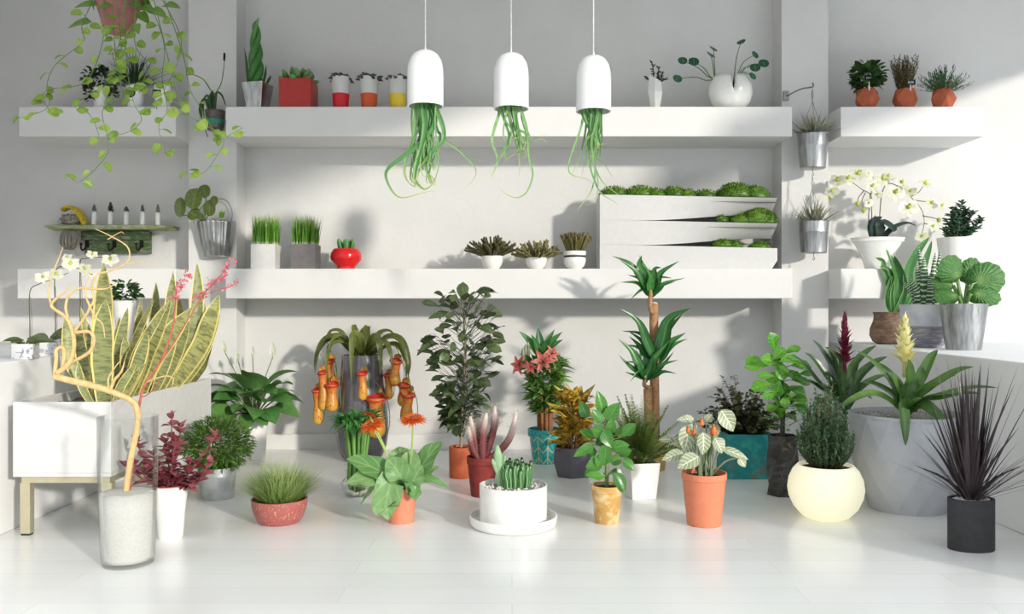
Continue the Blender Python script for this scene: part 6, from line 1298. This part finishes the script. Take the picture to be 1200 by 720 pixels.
t = on_floor('brown_pot_plant', 'broad twisting green leaves in rustic brown bulging pot on the right counter', 'potted plant', 1044, 404, 14, None, ZK)
hz = t.l(0, 366).z; m = NT('rustic_brown'); n = m.noise(14, 5, .65, m.scalev(m.coord('Object'), (1, 1, 3))); m.base(m.mix(m.ramp(n, .35, .7), lin(104, 82, 66), lin(156, 130, 108)), .8); m.bump(m.noise(40, 5), .4, .006)
pot(t, 18.5, 16, hz, m.m, 1.6, SOIL, 3, prof=[(15, 0), (20, 3), (23.5, 10), (23, 18), (19.5, 27), (18.6, hz-4), (19.8, hz)])
SW = leafm('leaf_twist', lin(44, 98, 46), lin(84, 140, 78), edge=lin(150, 190, 120), ewid=.06, trans=.2, rough=.3)
for pts, w in (([(1046, 366), (1048, 345), (1052, 325), (1044, 306), (1038, 292)], 14), ([(1044, 366), (1042, 340), (1036, 318), (1034, 306), (1026, 302)], 8), ([(1050, 366), (1062, 345), (1064, 318), (1074, 296), (1089, 278)], 15), ([(1052, 366), (1066, 350), (1078, 322), (1086, 300), (1092, 282)], 11), ([(1042, 366), (1042, 350), (1046, 330), (1040, 316), (1030, 313)], 9), ([(1048, 366), (1056, 352), (1058, 330), (1052, 310), (1048, 300)], 12), ([(1046, 366), (1041, 352), (1043, 335), (1047, 322)], 13)):
    dy = U(-10, 2); mb = MB(); P = [t.l(x, y, dy*(i/len(pts))-4) for i, (x, y) in enumerate(pts)]; P[0].z = hz-3; P[0].x *= .5; mb.blade(P, w, 'strap', (U(-.5, .5), -1, .1), .35, 6, twist=U(-.9, .9), wave=.08); t.part('leaf', mb, SW)

t = on_shelf('flared_orchid', 'white orchid spray in flared white pot beside the pillar with the zinc buckets', 'orchid', 1028.5, ZLO, 5.72)
hz = t.l(0, 279).z
pot(t, 31.5, 15, hz, CERAMIC, 1.2, GRAVEL, 3, prof=[(14.5, 0), (17, hz*.25), (20.5, hz*.5), (25.5, hz*.76), (31.5, hz)], sy=.62)
OLD = leafm('leaf_orchid_dark', lin(34, 52, 50), lin(62, 84, 74), trans=.05, rough=.3)
for pts, w, f in (([(1024, 280), (1022, 262), (1034, 254)], 10, (-.6, -1, 0)), ([(1028, 280), (1034, 262), (1046, 268), (1047, 272)], 12, (0, -.7, .7)), ([(1030, 281), (1046, 268), (1062, 262), (1074, 265)], 8, (0, -.6, .8)), ([(1023, 280), (1020, 268), (1026, 252)], 10, (.3, -1, 0)), ([(1032, 281), (1040, 274), (1050, 268)], 8, (0, -.7, .7))):
    mb = MB(); P = [t.l(x, y, -4*i) for i, (x, y) in enumerate(pts)]; P[0].z = hz-4; mb.blade(P, w, 'strap', f, .3); t.part('leaf', mb, OLD)
OS = plain('orchid_twig', lin(112, 104, 72), .6)
st1 = None
for pts in ([(1019, 280, 0), (1018, 250, 0), (1021, 230, -2), (1010, 222, -4), (998, 214, -6), (982, 211, -8)], [(1023, 280, 2), (1021, 240, 2), (1020, 228, 2), (1030, 212, 0), (1040, 208, 0)], [(1031, 252, 2), (1034, 225, 2), (1042, 215, -2), (1058, 222, -6), (1072, 236, -8), (1081, 248, -8), (1083, 262, -8), (1080, 275, -8)], [(1068, 230, -8), (1076, 226, -9), (1082, 218, -10)], [(1072, 235, -8), (1090, 237, -10)], [(1081, 253, -8), (1096, 256, -10), (1100, 258, -10)], [(1083, 262, -8), (1092, 264, -9)], [(1014, 226, -4), (1010, 236, -5), (1012, 246, -6)], [(1012, 224, -4), (1006, 232, -5), (1005, 238, -6)], [(1060, 223, -6), (1052, 218, -7)], [(1020, 228, -2), (1028, 224, -6)]):
    mb = MB(); P = [t.l(*p) for p in pts]; 
    if pts[0][1] == 280: P[0].z = hz-4
    if pts[0][1] == 252: P = [V((2, 0, hz-4))]+P
    mb.tube(P, (.7, .5, .35), 5, 5); t.part('flower_stem', mb, OS)
PET2 = leafm('orchid_petal_cream', lin(226, 226, 196), lin(248, 248, 238), vein=lin(206, 214, 150), vamt=.35, trans=.4)
for (x, y, r, dy, N) in ((982, 211, 9, -8, (-.7, -1, .2)), (993, 209, 9, -8, (.2, -1, .3)), (1006, 204, 10, -6, (-.2, -1, .6)), (1016, 205, 9, -4, (.4, -1, .3)), (1022, 218, 8, -8, (0, -1, .2)), (1034, 210, 10, -2, (.5, -1, .4)), (1041, 207, 8, 0, (.3, -.8, .8)), (1049, 225, 11, -8, (0, -1, .1)), (1056, 214, 9, -6, (.5, -1, .6)), (1064, 243, 12, -10, (0, -1, .2)), (1084, 216, 10, -10, (.4, -.8, .8)), (1067, 224, 7, -8, (-.3, -1, .2)), (1091, 238, 9, -10, (.4, -1, .2)), (1103, 241, 7, -12, (.7, -.8, .2)), (1093, 265, 7, -10, (.2, -1, .2)), (1080, 276, 8, -9, (.1, -1, -.4)), (975, 224, 8, -8, (-.5, -1, 0)), (1018, 238, 6, -6, (.2, -1, 0)), (1028, 228, 6, -8, (-.2, -1, .2))):
    mb = MB(); cb = MB(); orchid_flower(mb, cb, t.l(x, y, dy), N, r*1.12, U(-20, 20)); f = t.part('flower', mb, PET2); t.part('flower_centre', cb, CENT, f)
mb = MB()
for x, y in ((1005, 239), (1012, 247), (1100, 258), (973, 231)): mb.ball(t.l(x, y, -6), 2.6, 2.2, 3, 8, 6)
t.part('buds', mb, CENT)

t = on_shelf('jade_plant', 'small dark jade bush in plain white pot, behind the fan plant', 'potted plant', 1119, ZLO, 5.72)
hz = t.l(0, 279).z
pot(t, 19.5, 15.5, hz, CERAMIC, 1.4, SOIL, 3)
mb = MB(); sb = MB()
for e_ in ((1127, 238), (1118, 244), (1140, 250), (1150, 256), (1110, 258), (1108, 270), (1120, 262), (1134, 262), (1145, 268), (1128, 250), (1114, 250), (1126, 270), (1138, 272), (1110, 276), (1122, 254), (1132, 246)):
    dy = U(-12, 10); e = t.l(*e_, dy); s = V((U(-4, 4), U(-4, 4), hz-3)); P = [s, s.lerp(e, .6)+V((0, 0, -2)), e]; sb.tube(P, (1.2, .6), 5, 4); sp = smooth_pts(P, 8)
    for k in range(6, len(sp)):
        for j in range(3): fleshy(mb, sp[k], U(0, 360), U(0, 60), U(5, 8), 2.2, .2, .4, 6, (.3, .8, 1, .8, .2))
t.part('stems', sb, BARK); t.part('foliage', mb, leafm('leaf_jade', lin(24, 56, 36), lin(50, 86, 54), trans=.03, rough=.25))
